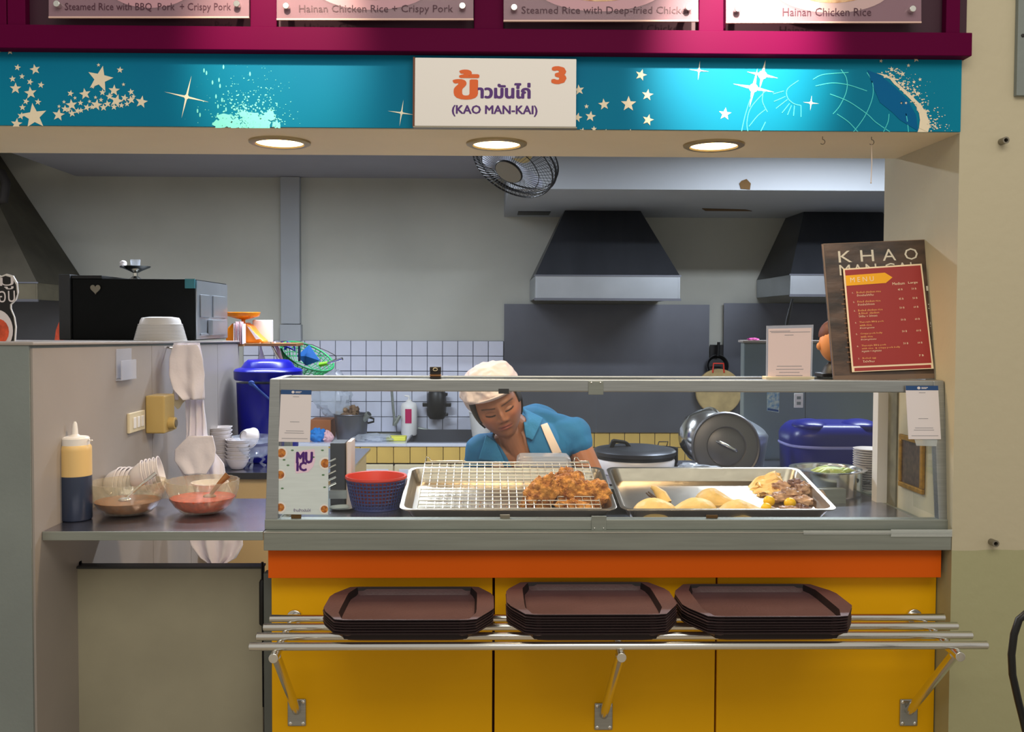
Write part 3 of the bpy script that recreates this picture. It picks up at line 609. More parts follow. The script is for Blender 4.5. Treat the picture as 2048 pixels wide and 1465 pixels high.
# ================================================================== LEFT SIDE SHELF, HALF DOOR
zsh = Z(1064, 2.6, 90)
sf = thing('side_shelf', 'dark steel side shelf between left partition and serving counter', 'shelf', (-.9, 2.85, zsh))
B(XP+.007, XL-.001, 2.604, 3.09, zsh-.004, zsh).build('shelf_top', 'darksteel', sf)
B(XP+.007, XL-.001, 2.598, 2.604, zsh-.024, zsh).build('front_lip', 'steelface', sf, bevel=.001)
hd = thing('half_door', 'grey-green painted low door panel under the side shelf', 'door', (-.9, 2.83, 0))
zd = Z(1133, 2.82, 300)
MB().box(X(137, 2.82, 1300), X(526, 2.82, 1300), 2.82, 2.85, .03, zd-.006).build('door_panel', 'doorgrey', hd, bevel=.003)
MB().box(X(135, 2.82, 1300), X(527, 2.82, 1300), 2.812, 2.855, zd-.006, zd).build('top_edge', 'darkgrey', hd)
a = at(525, 1165, 2.80); b = at(525, 1248, 2.80)
mb = MB(); mb.tube([a+V3((0, 0, .008)), a, b, b-V3((0, 0, .004))], [.006, .010, .010, .007], 12); mb.tube([a+V3((0, 0, .06)), a], .004, 6); mb.build('rubber_handle', 'black', hd, smooth=50)
mb = MB(); mb.tube([b, b+V3((.001, 0, -.25))], .0025, 6); mb.build('latch_rod', 'black', hd)
B(XP+.006, X(136, 2.82, 1300), 2.83, 2.85, .03, zd+.01).build('door_jamb', 'greypaint', hd)
# switches on the partition
def onwall(px, py, D, off=0): p = at(px, py, D); return V3((XP+.006+off, D, p.z))
def dwall(px): # depth on partition face where the face shows at this px
    lo, hi = 2.4, 5
    for _ in range(40):
        m_ = (lo+hi)/2
        if X(px, m_) > XP+.006: lo, hi = lo, m_
        else: lo = m_
        if False: pass
    return (lo+hi)/2
def wallD(px):
    best = min((abs((at(px, 800, d).x)-(XP+.006)), d) for d in [2.4+i*.004 for i in range(700)]); return best[1]
d0, d1 = wallD(253), wallD(284)
sw = thing('light_switch', 'cream three gang switch plate on the grey partition', 'switch', (XP+.006, (d0+d1)/2, onwall(268, 847, d0).z))
B(XP+.0062, XP+.016, d0, d1, Z(868, d0, 260), Z(828, d0, 260)).build('plate', 'cream', sw, bevel=.002)
for k in range(3):
    q = d0+(d1-d0)*(.3+.25*k); B(XP+.016, XP+.019, q-.012, q+.012, Z(860, d0, 260), Z(838, d0, 260)).build('rocker', 'white', sw, bevel=.001)
d2 = wallD(290)
tm = thing('timer_box', 'mustard beige dial timer box beside the cream switch plate', 'timer', (XP+.006, d2+.03, onwall(300, 830, d2).z))
B(XP+.0062, XP+.075, d2, d2+.11, Z(868, d2, 300), Z(792, d2, 300)).build('case', 'beige', tm, bevel=.006, seg=3)
kz = Z(850, d2, 320); mb = MB(); mb.cyl((XP+.07, d2+.05, kz), (XP+.098, d2+.05, kz), .022, n=20); mb.build('dial_knob', 'beige', tm, smooth=50, bevel=.002)
mb = MB(); mb.cyl((XP+.098, d2+.05, kz), (XP+.101, d2+.05, kz), .014, n=20); mb.build('dial_cap', 'silver', tm)
d3 = wallD(232); d4 = wallD(262)
ph = thing('leaflet_holder', 'empty clear plastic leaflet holder on the grey partition', 'holder', (XP+.006, d3, onwall(240, 760, d3).z))
B(XP+.0064, XP+.010, d3, d4, Z(758, d3, 240), Z(699, d3, 240)).build('back_plate', 'clear', ph, bevel=.002)
B(XP+.022, XP+.026, d3, d4, Z(761, d3, 240), Z(722, d3, 240)).build('pocket', 'clear', ph, bevel=.002)
B(XP+.0064, XP+.026, d3, d4, Z(762, d3, 240), Z(760, d3, 240)).build('pocket_floor', 'clear', ph)
# ================================================================== CONDIMENTS ON THE SHELF
a = at(152, 1047, 2.76); a.z = zsh+.0005; S2 = 2.76/FPX
sq = thing('squeeze_bottle', 'tall squeeze bottle half full of dark sauce with white nozzle cap', 'bottle', a)
rb = 31*S2; hgt = lambda y: (1047-y)*S2
mb = MB(); mb.solid([(rb*.9, 0), (rb, .004), (rb, hgt(958))], a, 32); mb.build('dark_sauce_fill', 'sauce_k', sq, smooth=50)
mb = MB(); mb.solid([(rb, hgt(958)), (rb, hgt(908)), (rb*.99, hgt(901)), (rb*.9, hgt(897))], a, 32); mb.build('bottle_body', 'bottlep', sq, smooth=50)
mb = MB(); mb.solid([(rb*.88, hgt(897)), (rb*.88, hgt(884)), (rb*.80, hgt(881)), (rb*.32, hgt(879)), (.009, hgt(876)), (.006, hgt(855)), (.003, hgt(851))], a, 28); mb.build('nozzle_cap', 'white', sq, smooth=35)
mb = MB(); mb.tube([a+V3((rb*.85, 0, hgt(886))), a+V3((rb*1.1, -.01, hgt(889))), a+V3((rb*1.2, -.012, hgt(887)))], .0025, 6); mb.build('cap_strap', 'white', sq, smooth=50)
def gbowl(px, py, D, rpx, hpx, sauce, lab, fill):
    a = at(px, py, D); a.z = zsh+.0005; k = D/FPX; R0 = rpx*k; H = hpx*k
    t = thing('glass_bowl', lab, 'bowl', a, 'cut glass sauce bowls on the side shelf')
    wv = lambda an, i: 1+.026*math.cos(an*20+(i % 2)*PI)*(1 if 0 < i < 8 else 0)
    prof = [(R0*.42, 0), (R0*.6, .006), (R0*.78, H*.25), (R0*.9, H*.45), (R0*.97, H*.68), (R0, H*.9), (R0*1.0, H), (R0*.97, H), (R0*.94, H*.7), (R0*.86, H*.45), (R0*.72, H*.22), (R0*.5, .008)]
    mb = MB(); mb.lathe(prof, a, 120, wav=wv); mb.build('bowl_wall', 'bowlglass', t, smooth=25)
    f = fill; mb = MB(); mb.solid([(R0*.44, .007), (R0*.56, .009), (R0*.74, H*.22), (R0*(.74+.135*(f-.22)/.22), H*f)], a, 48, T=None); mb.build('sauce', sauce, t, smooth=40)
    return a, R0, H
a1, R1, H1 = gbowl(256, 1030, 2.84, 73, 66, 'sauce_b', 'cut glass bowl of brown soy sauce, nearest the squeeze bottle', .42)
a2, R2, H2 = gbowl(406, 1025, 2.86, 70, 66, 'sauce_r', 'cut glass bowl of red chili sauce on the side shelf', .48)
def spoon(name, lab, p0, p1, m_, r):
    t = thing(name, lab, 'spoon', p0); d = (V3(p1)-V3(p0)).normalized()
    mb = MB(); mb.tube([p0, V3(p0)*.5+V3(p1)*.5+V3((0, 0, .003)), p1], [r*.7, r, r*1.5], 8); mb.build('handle', m_, t, smooth=60)
    mb = MB(); mb.sphere(p0, (.02, .016, .006), 14, 8); mb.build('spoon_bowl', m_, t, smooth=60)
spoon('sauce_spoon', 'steel spoon leaning in the bowl of brown sauce', a1+V3((-.005, -.01, .045)), at(312, 947, 2.86), 'chrome', .0045)
spoon('sauce_spoon', 'brown plastic spoon leaning in the bowl of red sauce', a2+V3((.02, .0, .05)), at(456, 950, 2.88), 'wood', .007)
# stacks of white bowls lying on their side behind the brown sauce
def cup_profile(R0, H): return [(R0*.45, 0), (R0*.5, H*.02), (R0*.72, H*.3), (R0*.9, H*.7), (R0*.98, H*.93), (R0*1.05, H*.95), (R0*1.05, H), (R0*.975, H), (R0*.87, H*.7), (R0*.69, H*.32), (R0*.46, H*.08), (.0001, H*.08)]
ax = (Matrix.Rotation(math.radians(90), 4, 'Y'))
def rotm(c, ax_to): return Matrix.Translation(c) @ V3((0, 0, 1)).rotation_difference(V3(ax_to).normalized()).to_matrix().to_4x4()
base_l = at(245, 990, 3.0); 
proto_b = None
def bowl_row(start, direction, n, step, R0, H, lab_fn, grp, m_='whitec', name='small_bowl'):
    me = None
    for k in range(n):
        c = V3(start)+V3(direction).normalized()*step*k
        if me is None:
            mb = MB(); mb.lathe(cup_profile(R0, H), (0, 0, 0), 36, T=rotm((0, 0, 0), direction)); o = mb.build(name, m_, smooth=45); o.location = c; me = o
        else: o = me.copy(); C.objects.link(o); o.location = c+V3((random.uniform(-.001, .001), random.uniform(-.001, .001), random.uniform(-.001, .001)))
        tag(o, lab_fn(k), 'bowl', grp)
POS = ['first', 'second', 'third', 'fourth', 'fifth', 'sixth', 'seventh', 'eighth', 'ninth', 'tenth', 'eleventh', 'twelfth', 'thirteenth', 'fourteenth', 'fifteenth', 'sixteenth', 'seventeenth', 'eighteenth', 'nineteenth', 'twentieth', 'twenty-first', 'twenty-second']
R0 = .052
bowl_row(at(200, 968, 3.03)*1+V3((.02, 0, 0)), (1, -.05, 0), 8, .0135, R0, .045, lambda k: f'white bowl lying sideways, {POS[k]} from left in the lower row behind brown sauce', 'white bowls lying behind the brown sauce bowl')
s0 = at(262, 962, 2.965); 
bowl_row(s0, (1, .2, .25), 5, .012, R0, .045, lambda k: f'white tipped bowl, {POS[k]} from left in the raised row behind brown sauce', 'tipped white bowls right behind the brown sauce bowl')
# a white bowl behind the chili
mb = MB(); c = at(420, 985, 2.99); c.z = zsh+.001; mb.lathe(cup_profile(.055, .07), c, 36); tag(mb.build('small_bowl', 'whitec', smooth=45, loc=c), 'single upright white bowl behind the bowl of red sauce', 'bowl')
# ================================================================== APRON AND CAP HANGING
def cloth(rows, D, name, parent, m_, amp=.012, thick=.003, nf=5, seed=0):
    n = 40; vs = []; ny = len(rows)*5
    ysr = [r[0] for r in rows]
    for j in range(ny+1):
        y = ysr[0]+(ysr[-1]-ysr[0])*j/ny; l = np.interp(y, ysr, [r[1] for r in rows]); r = np.interp(y, ysr, [r[2] for r in rows])
        for i in range(n+1):
            u = i/n; p = at(l+(r-l)*u, y, D)
            p.y += amp*math.sin(u*PI*nf+seed+y*.02)*(.4+.6*j/ny)+.006*noise.noise((u*4, y*.03, seed)); vs.append(p)
    fs = [(j*(n+1)+i, j*(n+1)+i+1, (j+1)*(n+1)+i+1, (j+1)*(n+1)+i) for j in range(ny) for i in range(n)]
    mb = MB(); mb.add(vs, fs); o = mb.build(name, m_, parent, smooth=80); s_ = o.modifiers.new('s', 'SOLIDIFY'); s_.thickness = thick; return o
ap = thing('hanging_apron', 'crumpled white apron hanging on the side of the grey partition', 'apron', V3((XP+.01, 3.62, Z(1135, 3.62, 430))))
cloth([(686, 347, 400), (720, 342, 407), (760, 344, 408), (800, 352, 408)], 3.60, 'bib', ap, 'cloth', seed=1)
cloth([(770, 372, 407), (820, 372, 410), (870, 372, 414), (900, 366, 424), (930, 352, 446), (965, 372, 452), (1000, 374, 470), (1060, 378, 486), (1090, 384, 488), (1115, 402, 474), (1135, 430, 440)], 3.63, 'skirt', ap, 'cloth', amp=.018, seed=2.3, nf=6)
cloth([(872, 378, 425), (900, 350, 432), (922, 350, 430), (950, 372, 412)], 3.59, 'folded_corner', ap, 'cloth', amp=.006, seed=4, nf=2)
mb = MB(); h = V3((XP+.006, 3.62, ztop(3.62)-.02)); mb.tube([h, h+V3((.03, 0, -.004)), h+V3((.035, 0, .01))], .004, 8); mb.build('hook', 'chrome', ap)
hc = thing('hanging_cap', 'white cap with a cream peak hanging in front of the apron', 'cap', at(350, 800, 3.55))
cloth([(690, 346, 396), (715, 339, 405), (750, 339, 408), (780, 348, 406), (800, 368, 402)], 3.555, 'cap_crown', hc, 'cloth', amp=.012, nf=3, seed=8)
mb = MB(); pts = [(342, 768), (337, 778), (335, 790), (336, 804), (339, 815), (345, 822), (350, 819), (355, 810), (362, 803), (372, 797), (380, 792), (360, 780)]; mb.prism([(0, 0)]*0 or [(at(x, y, 3.54).x, at(x, y, 3.54).z) for x, y in pts], (0, 3.60, 0), (1, 0, 0), (0, 0, 1), .005); mb.build('peak', 'cream', hc, bevel=.002)
# ================================================================== THINGS ON THE PARTITION LEDGE
mw = thing('mini_fridge', 'black mini fridge lying behind the ledge with a heart magnet', 'appliance', V3((-1.55, 4.2, ztop(4.3)+.004)))
mz = ztop(4.1)+.006; x0m, x1m = X(125, 4.12, 620), X(390, 4.12, 620); zmt = Z(558, 4.12, 250)
B(x0m+.04, x1m, 4.12, 4.62, mz, zmt).build('cabinet', 'blackgl', mw, bevel=.004)
B(x0m-.012, x0m+.038, 4.11, 4.62, mz, zmt+.018).build('door', 'darkgrey', mw, bevel=.004)
B(x0m+.038, x0m+.17, 4.118, 4.62, zmt, zmt+.014).build('top_hinge_cover', 'black', mw, bevel=.003)
bp_ = MB().box(x1m, x1m+.006, 4.13, 4.61, mz+.004, zmt-.005).build('back_plate', 'hoodskirt', mw)
for (a, b, c, d) in ((4.17, 4.56, .02, .03), (4.17, 4.3, .10, .2), (4.36, 4.56, .1, .2)):
    B(x1m+.006, x1m+.012, a, b, mz+c, mz+d).build('pressed_rib', 'hoodskirt', bp_, bevel=.003)
B(x1m+.006, x1m+.03, 4.28, 4.52, mz+.02, mz+.09).build('compressor_box', 'hoodskirt', bp_, bevel=.004)
tp = MB().box(X(370, 4.115, 565), x1m+.002, 4.112, 4.119, Z(577, 4.115, 380), zmt+.001).build('tape_strip', 'teal', mw)
hx = at(190, 578, 4.11); pts = [(.022*(math.sin(t)**3), .0011*(13*math.cos(t)-5*math.cos(2*t)-2*math.cos(3*t)-math.cos(4*t))*1.3) for t in [2*PI*i/28 for i in range(28)]]
mb = MB(); mb.prism(pts, (hx.x, 4.119, hx.z), (1, 0, 0), (0, 0, 1), .006); tag(mb.build('fridge_magnet', 'silver', bevel=.002, loc=(hx.x, 4.119, hx.z)), 'heart shaped grey magnet on the black fridge side', 'magnet')
# pedestal dish with glass
pd = at(271, 556, 4.3); pd.z = zmt+.0005; k = 4.3/FPX
t = thing('offering_dish', 'small silver pedestal dish on top of the black fridge', 'dish', pd)
mb = MB(); mb.lathe([(.030, 0), (.026, .008), (.010, .020), (.010, .034), (.03, .044), (.062, .058), (.066, .064), (.060, .062), (.02, .048), (.0001, .046)], pd, 30, wav=lambda a, i: 1+.03*math.cos(a*14)*(i > 4)); mb.build('dish_body', 'chrome', t, smooth=45)
mb = MB(); mb.lathe([(.0001, 0), (.019, 0), (.022, .045), (.021, .045), (.018, .004)], pd+V3((0, 0, .049)), 24); tag(mb.build('drinking_glass', 'glass', smooth=45, loc=pd+V3((0, 0, .049))), 'little clear glass standing in the silver pedestal dish', 'glass')
mb = MB(); mb.sphere(pd+V3((-.05, -.01, .075)), (.016, .012, .014), 12, 8, fn=lambda p, d: p*(1+.3*noise.noise(d*3))); mb.sphere(pd+V3((-.058, -.01, .062)), (.01, .008, .008), 10, 6); tag(mb.build('flower_garland', 'paper', smooth=60, loc=pd+V3((-.05, -.01, .075))), 'tiny white flower garland on the rim of the silver dish', 'garland')
# stacked foam bowls upside down
bc = V3((X(322, 3.84, 660), 3.84, ztop(3.84)+.005)); bowln = 15
def rib(a, i): return 1
me = None
for k_ in range(bowln):
    z = bc.z+k_*.0046
    if me is None:
        R0 = .101*.98; mb = MB()
        q = 1.0
        mb.lathe([(R0*.97, 0), (R0*1.025, 0), (R0*1.025, .0028), (R0*.975, .0034), (R0*.93, .018), (R0*.86, .028), (R0*.5, .032), (.0001, .032)], (0, 0, 0), 28, wav=lambda a, i: 1+.012*math.cos(a*28)); me = mb.build('foam_bowl', 'white', smooth=40); o = me
    else: o = me.copy(); C.objects.link(o)
    o.location = (bc.x-.002, bc.y, z); s_ = 1-.012*k_; o.scale = (s_, s_, 1)
    tag(o, f'white disposable bowl upside down on the ledge, {"topmost" if k_ == bowln-1 else POS[k_]+" from bottom"} of its stack' if k_ else 'white disposable bowl upside down on the ledge, lowest of its stack', 'bowl', 'upturned bowls on the partition ledge')
# cut-out sign at the left edge
cs = thing('cut_out_sign', 'round topped cut-out food sign with white outline at far left', 'sign', at(0, 683, 3.2))
out = [(-60, 684), (-60, 560), (-20, 545), (5, 552), (15, 548), (28, 552), (36, 566), (38, 585), (34, 600), (24, 610), (24, 618), (31, 635), (34, 655), (32, 684)]
def pxprism(pts, D, t): o = V3((0, D, 0)); return MB().prism([(at(x, y, D).x, at(x, y, D).z) for x, y in pts], o, (1, 0, 0), (0, 0, 1), t)
zz = ztop(3.2)+.006
pts = [(x, min(y, 683)) for x, y in out]
pxprism(pts, 3.2, .006).build('board', 'white', cs)
pxprism([(x-4 if x > -50 else x, y+4 if y < 600 else y-1) for x, y in pts], 3.1925, .001).build('black_print', 'ink', cs)
pxprism(ell(-6, 662, 32, 42, 30), 3.191, .001).build('white_disc_print', 'paper', cs)
pxprism([(x, y) for x, y in ell(-4, 664, 22, 26, 18)], 3.1895, .001).build('food_print', 'thaired', cs)
sh_ = psheet([(-30, 555), (30, 552), (32, 605), (-30, 608)], 3.1905); mb = MB(); sh_.text(mb, 'หมู', -.1, .95, .05, .5, .001, bold=.01); sh_.text(mb, 'กรอบ', -.1, .98, .55, .98, .001, bold=.01); mb.build('lettering', 'paper', cs, merge=False)
mb = MB(); pts = [(110, 683), (113, 660), (121, 640), (126, 638), (127, 683)]
tag(pxprism(pts, 4.66, .006).build('leaflet', 'thaired'), 'orange printed card edge showing behind the black fridge', 'card')
# kitchen scale shelf
SD = 4.78; zsf = Z(687, SD, 500)
us = thing('wall_shelf', 'short wooden shelf at the far end of the partition', 'shelf', V3((X(500, SD), SD, zsf)))
B(X(463, SD), X(600, SD), SD-.09, SD+.1, zsf-.012, zsf+.002).build('board', 'wood', us, bevel=.001)
B(X(467, SD), X(476, SD), SD-.02, SD+.02, .0, zsf-.012).build('post', 'steelface', us)
B(X(598, SD), X(600, SD), SD-.02, SD+.02, zsf-.09, zsf-.012).build('bracket', 'black', us)
c = at(487, 683, SD-.0); c.z = zsf+.0025; k = SD/FPX
ks = thing('kitchen_scale', 'orange kitchen scale with a round orange pan', 'scale', c)
mb = MB(); prof = [(-30, 0), (-30, 16), (-26, 30), (-18, 38), (-6, 40), (8, 40), (18, 34), (30, 18), (44, 5), (46, 0)]
mb.prism([(p[0]*k, p[1]*k) for p in prof], (c.x, c.y+.05, c.z), (1, 0, 0), (0, 0, 1), .1); mb.build('body', 'orangep', ks, bevel=.012, seg=3)
mb = MB(); mb.prism([(12*k, 34*k), (18*k, 30*k), (38*k, 8*k), (30*k, 7*k)], (c.x, c.y-.051, c.z), (1, 0, 0), (0, 0, 1), .002); mb.build('dial_face', 'paper', ks)
mb = MB(); mb.solid([(.008, 38*k), (.01, 46*k), (.035, 48*k), (.078, 53*k), (.084, 60*k), (.083, 61*k), (.02, 51*k)], c, 36); mb.build('weighing_pan', 'orangep', ks, smooth=40)
for q in range(5):
    x = c.x+(-6+q*4)*k; mb = MB(); mb.box(x-.002, x+.002, c.y-.125, c.y-.06, c.z-.004, c.z+(38+q % 2*4)*k); 
    tag(mb.build('folded_leaflet', ['paper', 'pinkc'][q % 2], bevel=.001, loc=(x, c.y-.09, c.z)), f'thin folded paper, {POS[q]} from left in the bundle before the orange scale', 'paper', 'folded papers before the orange scale')
B(c.x-.05, c.x+.03, c.y-.13, c.y-.09, zsf-.012, zsf-.004).build('front_lip', 'wood', us)
wbx = at(527, 682, SD+.03); tag(B(X(506, SD+.06), X(544, SD+.06), SD+.055, SD+.098, zsf+.0025, Z(642, SD+.06)).build('storage_box', 'white', bevel=.004, loc=wbx), 'plain white box behind the orange kitchen scale', 'box')
# things hanging from the shelf end
def hang(name, lab, cat, pts, D, r, m_):
    a = at(pts[0][0], pts[0][1], D); mb = MB(); mb.tube([at(x, y, D) for x, y in pts], r, 10); return tag(mb.build(name, m_, smooth=60, loc=a), lab, cat)
hang('funnel', 'slim white funnel hanging from the wooden shelf', 'funnel', [(520, 686), (522, 700), (523, 718), (523, 724)], 4.72, [.004, .006, .017, .019], 'white')
hang('ladle', 'steel ladle handle hanging beside the white funnel', 'ladle', [(540, 685), (548, 700), (558, 722)], 4.72, [.004, .006, .008], 'chrome')
hang('spatula', 'pale spatula hanging under the wooden shelf end', 'spatula', [(548, 684), (556, 700), (564, 724)], 4.74, [.006, .009, .009], 'pinkc')
hang('blue_cord', 'loop of dark blue cord around the green colander rim', 'cord', [(563, 684), (568, 692), (580, 696), (590, 702), (588, 690), (575, 684), (570, 700)], 4.9, .006, 'navy')
# green colander
cc = at(615, 713, 4.95); k = 4.95/FPX
axis = V3((.42, -.30, .86)).normalized()
gc = thing('colander', 'green plastic colander hanging tilted above the blue drum', 'colander', cc)
T = rotm(cc, axis)
R0 = 55*k; H = 30*k; prof = [(R0*.5, -H), (R0*.72, -H*.8), (R0*.9, -H*.35), (R0, 0)]
mb = MB(); mb.tube([V3((R0*math.cos(a), R0*math.sin(a), 0)) for a in [2*PI*i/40 for i in range(40)]], .0055, 8, closed=True, T=T); mb.build('rim', 'greenp', gc, smooth=60)
mb = MB()
for i in range(34):
    a = 2*PI*i/34; mb.tube([V3((r*math.cos(a), r*math.sin(a), z)) for r, z in prof], .0024, 5, T=T)
for r, z in prof[:3]+[(R0*.82, -H*.58), (R0*.95, -H*.18), (R0*.25, -H*1.0)]:
    mb.tube([V3((r*math.cos(a), r*math.sin(a), z)) for a in [2*PI*i/30 for i in range(30)]], .0026, 5, closed=True, T=T)
mb.build('lattice_bowl', 'greenp', gc, smooth=60)
mb = MB(); mb.add([at(594, 712, 4.93), at(618, 690, 4.9), at(640, 722, 4.88), at(612, 732, 4.9), at(612, 713, 4.89)], [(0, 1, 4), (1, 2, 4), (2, 3, 4), (3, 0, 4)]); o = mb.build('mesh_cloth', 'bluenet', loc=at(615, 712, 4.9)); o.modifiers.new('s', 'SOLIDIFY').thickness = .004; tag(o, 'folded blue net cloth inside the green colander', 'cloth')
mb = MB(); a = at(640, 730, 4.84); mb.tube([a, at(655, 727, 4.82)], [.012, .010], 10); t = thing('brush', 'lime green brush with steel handle in the green colander', 'brush', a); mb.build('brush_head', 'lime', t, smooth=50)
mb = MB(); mb.tube([at(655, 727, 4.82), at(685, 718, 4.8)], [.006, .0075], 12); mb.build('handle', 'chrome', t, smooth=60)
hang('wire_hook', 'bent dark wire handle above the green colander', 'wire', [(606, 688), (625, 690), (655, 703), (672, 712), (673, 718), (664, 722)], 4.93, .0018, 'darkpipe')
# ================================================================== BACK LEFT TABLE
TD = 4.1; ztb = Z(946, TD, 490)
tb = thing('prep_table', 'small cabinet table with dark steel top beside the left partition', 'table', (-.9, 4.4, 0))
B(XP+.008, -.60, TD, 4.9, ztb-.012, ztb).build('steel_top', 'darksteel', tb)
B(XP+.008, -.60, TD-.004, TD, ztb-.028, ztb).build('front_edge', 'darkgrey', tb)
B(XP+.02, -.62, TD+.02, 4.88, .0, ztb-.012).build('cabinet', mat('beige_board', (206, 178, 128), .6), tb)
dc_ = V3((X(537, 4.5), 4.5, ztb+.001)); k = 4.5/FPX
dr = thing('water_drum', 'tall bright blue lidded water drum on the steel table', 'drum', dc_)
zz = lambda y: Z(y, 4.5, 537)-dc_.z
RD = 64*k
mb = MB(); mb.solid([(RD*.86, 0), (RD*.9, .01), (RD*.97, zz(765))], dc_, 40); mb.build('drum_body', 'bluep', dr, smooth=50)
mb = MB(); mb.solid([(RD*1.0, zz(760)), (RD*1.04, zz(757)), (RD*1.05, zz(742)), (RD*1.0, zz(738)), (RD*.82, zz(735)), (RD*.72, zz(725)), (RD*.62, zz(720)), (RD*.3, zz(719))], dc_, 40); mb.build('lid', 'bluep', dr, smooth=40)
mb = MB(); p0 = at(503, 767, 4.33); mb.tube([p0, at(515, 778, 4.33), at(540, 800, 4.335), at(560, 812, 4.34)], [.008, .006, .0045, .0045], 10); mb.sphere(p0, (.015, .006, .012), 12, 8); mb.build('carry_handle', mat('slate_blue_plastic', (40, 74, 150), .4), dr, smooth=60)
# stack of white cups on the table
st0 = at(440, 930, 4.22); st0.z = ztb+.001
bowl_row(V3((st0.x-.005, 4.24, ztb+.002)), (-.04, 0, 1), 9, .0165, .058, .05, lambda k: f'white rice bowl behind the apron, {POS[k]} from bottom in the left nested stack', 'white bowls in the left stack on the table', name='rice_bowl')
bowl_row(V3((st0.x+.082, 4.20, ztb+.002)), (.02, 0, 1), 6, .0165, .052, .048, lambda k: f'white rice bowl beside the glass dish, {POS[k]} from bottom in the right nested stack', 'white bowls in the right stack on the table', name='rice_bowl')
cb = at(478, 868, 4.17); mb = MB(); mb.lathe(cup_profile(.046, .05), (0, 0, 0), 32, T=rotm(cb+V3((.01, .03, -.01)), (.55, .75, -.35))); tag(mb.build('rice_bowl', 'whitec', smooth=45, loc=cb), 'single white bowl tipped over on top of the right stack', 'bowl')
# glass compote
gp = V3((X(508, 4.24), 4.235, ztb+.001)); k = 4.3/FPX
cp = thing('glass_compote', 'cut glass fruit bowl with scalloped rim on twisted feet', 'bowl', gp)
mb = MB(); sc2 = lambda a, i: 1+.05*math.cos(a*10)*(i in (3, 4, 5))
mb.lathe([(.02, .045), (.05, .052), (.085, .075), (.105, .105), (.102, .105), (.08, .078), (.045, .056), (.0001, .05)], gp, 60, wav=sc2); mb.build('glass_dish', 'glass', cp, smooth=25)
for q in range(3):
    a = 2*PI*q/3+.5; d = V3((math.cos(a), math.sin(a), 0)); mb = MB(); mb.tube([gp+d*.03+V3((0, 0, .05)), gp+d*.045+V3((0, 0, .035)), gp+d*.03+V3((0, 0, .02)), gp+d*.05+V3((0, 0, .004))], [.008, .007, .006, .008], 10); mb.build('foot', 'glass', cp, smooth=60)
mb = MB(); mb.lathe([(.0001, 0), (.06, 0), (.095, .03), (.092, .03), (.05, .004)], gp+V3((.0, 0, .112)), 50, wav=lambda a, i: 1+.06*math.cos(a*8)); tag(mb.build('glass_dish', 'glass', smooth=25, loc=gp+V3((0, 0, .112))), 'second small cut glass dish stacked in the fruit bowl', 'dish')
# ================================================================== SINK COUNTER ON THE BACK WALL
zk0 = Z(888, 6.2, 850)
skc = thing('sink_counter', 'tiled sink counter along the back wall with yellow tile edge', 'counter', (-.5, 6.45, 0))
xs0, xs1 = -1.75, xt+.03
xb0, xb1 = X(815, 6.3), X(1008, 6.3)
B(xs0, xb0, 6.2, 6.74, zk0-.02, zk0).build('tiled_top', 'tile', skc, bevel=.003)
B(xb0, xb1, 6.2, 6.26, zk0-.02, zk0).build('front_rim', 'tile', skc, bevel=.003)
B(xb0, xb1, 6.68, 6.74, zk0-.02, zk0).build('back_rim', 'tile', skc, bevel=.003)
mb = MB(); mb.box(xb0, xb0+.01, 6.26, 6.68, zk0-.14, zk0+.01); mb.box(xb1-.01, xb1, 6.26, 6.68, zk0-.14, zk0+.01); mb.box(xb0, xb1, 6.67, 6.68, zk0-.14, zk0+.04); mb.box(xb0, xb1, 6.26, 6.27, zk0-.14, zk0+.004); mb.box(xb0, xb1, 6.26, 6.68, zk0-.15, zk0-.14); mb.build('sink_basin', 'backpanel', skc)
B(xs0, xs1, 6.225, 6.74, .0, zk0-.151).build('carcass', 'cream', skc)
base = None; n_ = int((xs1-xs0)/TP)
for i in range(n_):
    xx = xs1-TP*(i+1)
    if base is None: base = B(xx+.002, xx+TP-.002, 6.205, 6.225, zk0-.02-TP, zk0-.022).build('tile', 'ytile', skc, bevel=.002, seg=1); bx = xx
    else: t_ = base.copy(); C.objects.link(t_); t_.parent = skc; t_.location = (xx-bx, 0, 0)
for a, b in ((700, 786), (789, 900), (903, 1005)):
    p = B(X(a, 6.2), X(b, 6.2), 6.2, 6.222, .1, Z(930, 6.2)).build('cabinet_door', 'cream', skc, bevel=.004)
    B(X(a, 6.2)+.03, X(b, 6.2)-.03, 6.197, 6.2, .14, Z(930, 6.2)-.03).build('door_panel', 'tile', p, bevel=.002)
# faucet pole, bottle, pot holder etc.
tf = at(793, 850, 6.6); mb = MB(); mb.tube([at(783, 775, 6.6), at(786, 815, 6.6), at(790, 848, 6.6)], .009, 12); mb.cyl(at(790, 848, 6.6), at(800, 832, 6.6), .016, .012); mb.cyl(at(789, 852, 6.6), at(790, 838, 6.6), .014); mb.cyl(at(790, 850, 6.6), at(790, 850, 6.74), .01)
tag(mb.build('wall_tap', 'steelface', loc=tf, smooth=50), 'grey wall tap on the white tiles left of the soap bottle', 'tap')
sbp = at(818, 866, 6.66); sbp.z = zk0+.0005; k = 6.66/FPX
so = thing('soap_bottle', 'white pump bottle with a magenta label on the sink ledge', 'bottle', sbp)
mb = MB(); mb.solid([(.048, 0), (.055, .01), (.058, .2), (.05, .225), (.02, .238), (.018, .25)], sbp, 28); mb.build('bottle_body', 'white', so, smooth=50)
mb = MB(); mb.tube([sbp+V3((0, 0, .25)), sbp+V3((0, 0, .275)), sbp+V3((-.03, 0, .278))], .007, 8); mb.build('pump', 'white', so, smooth=50)
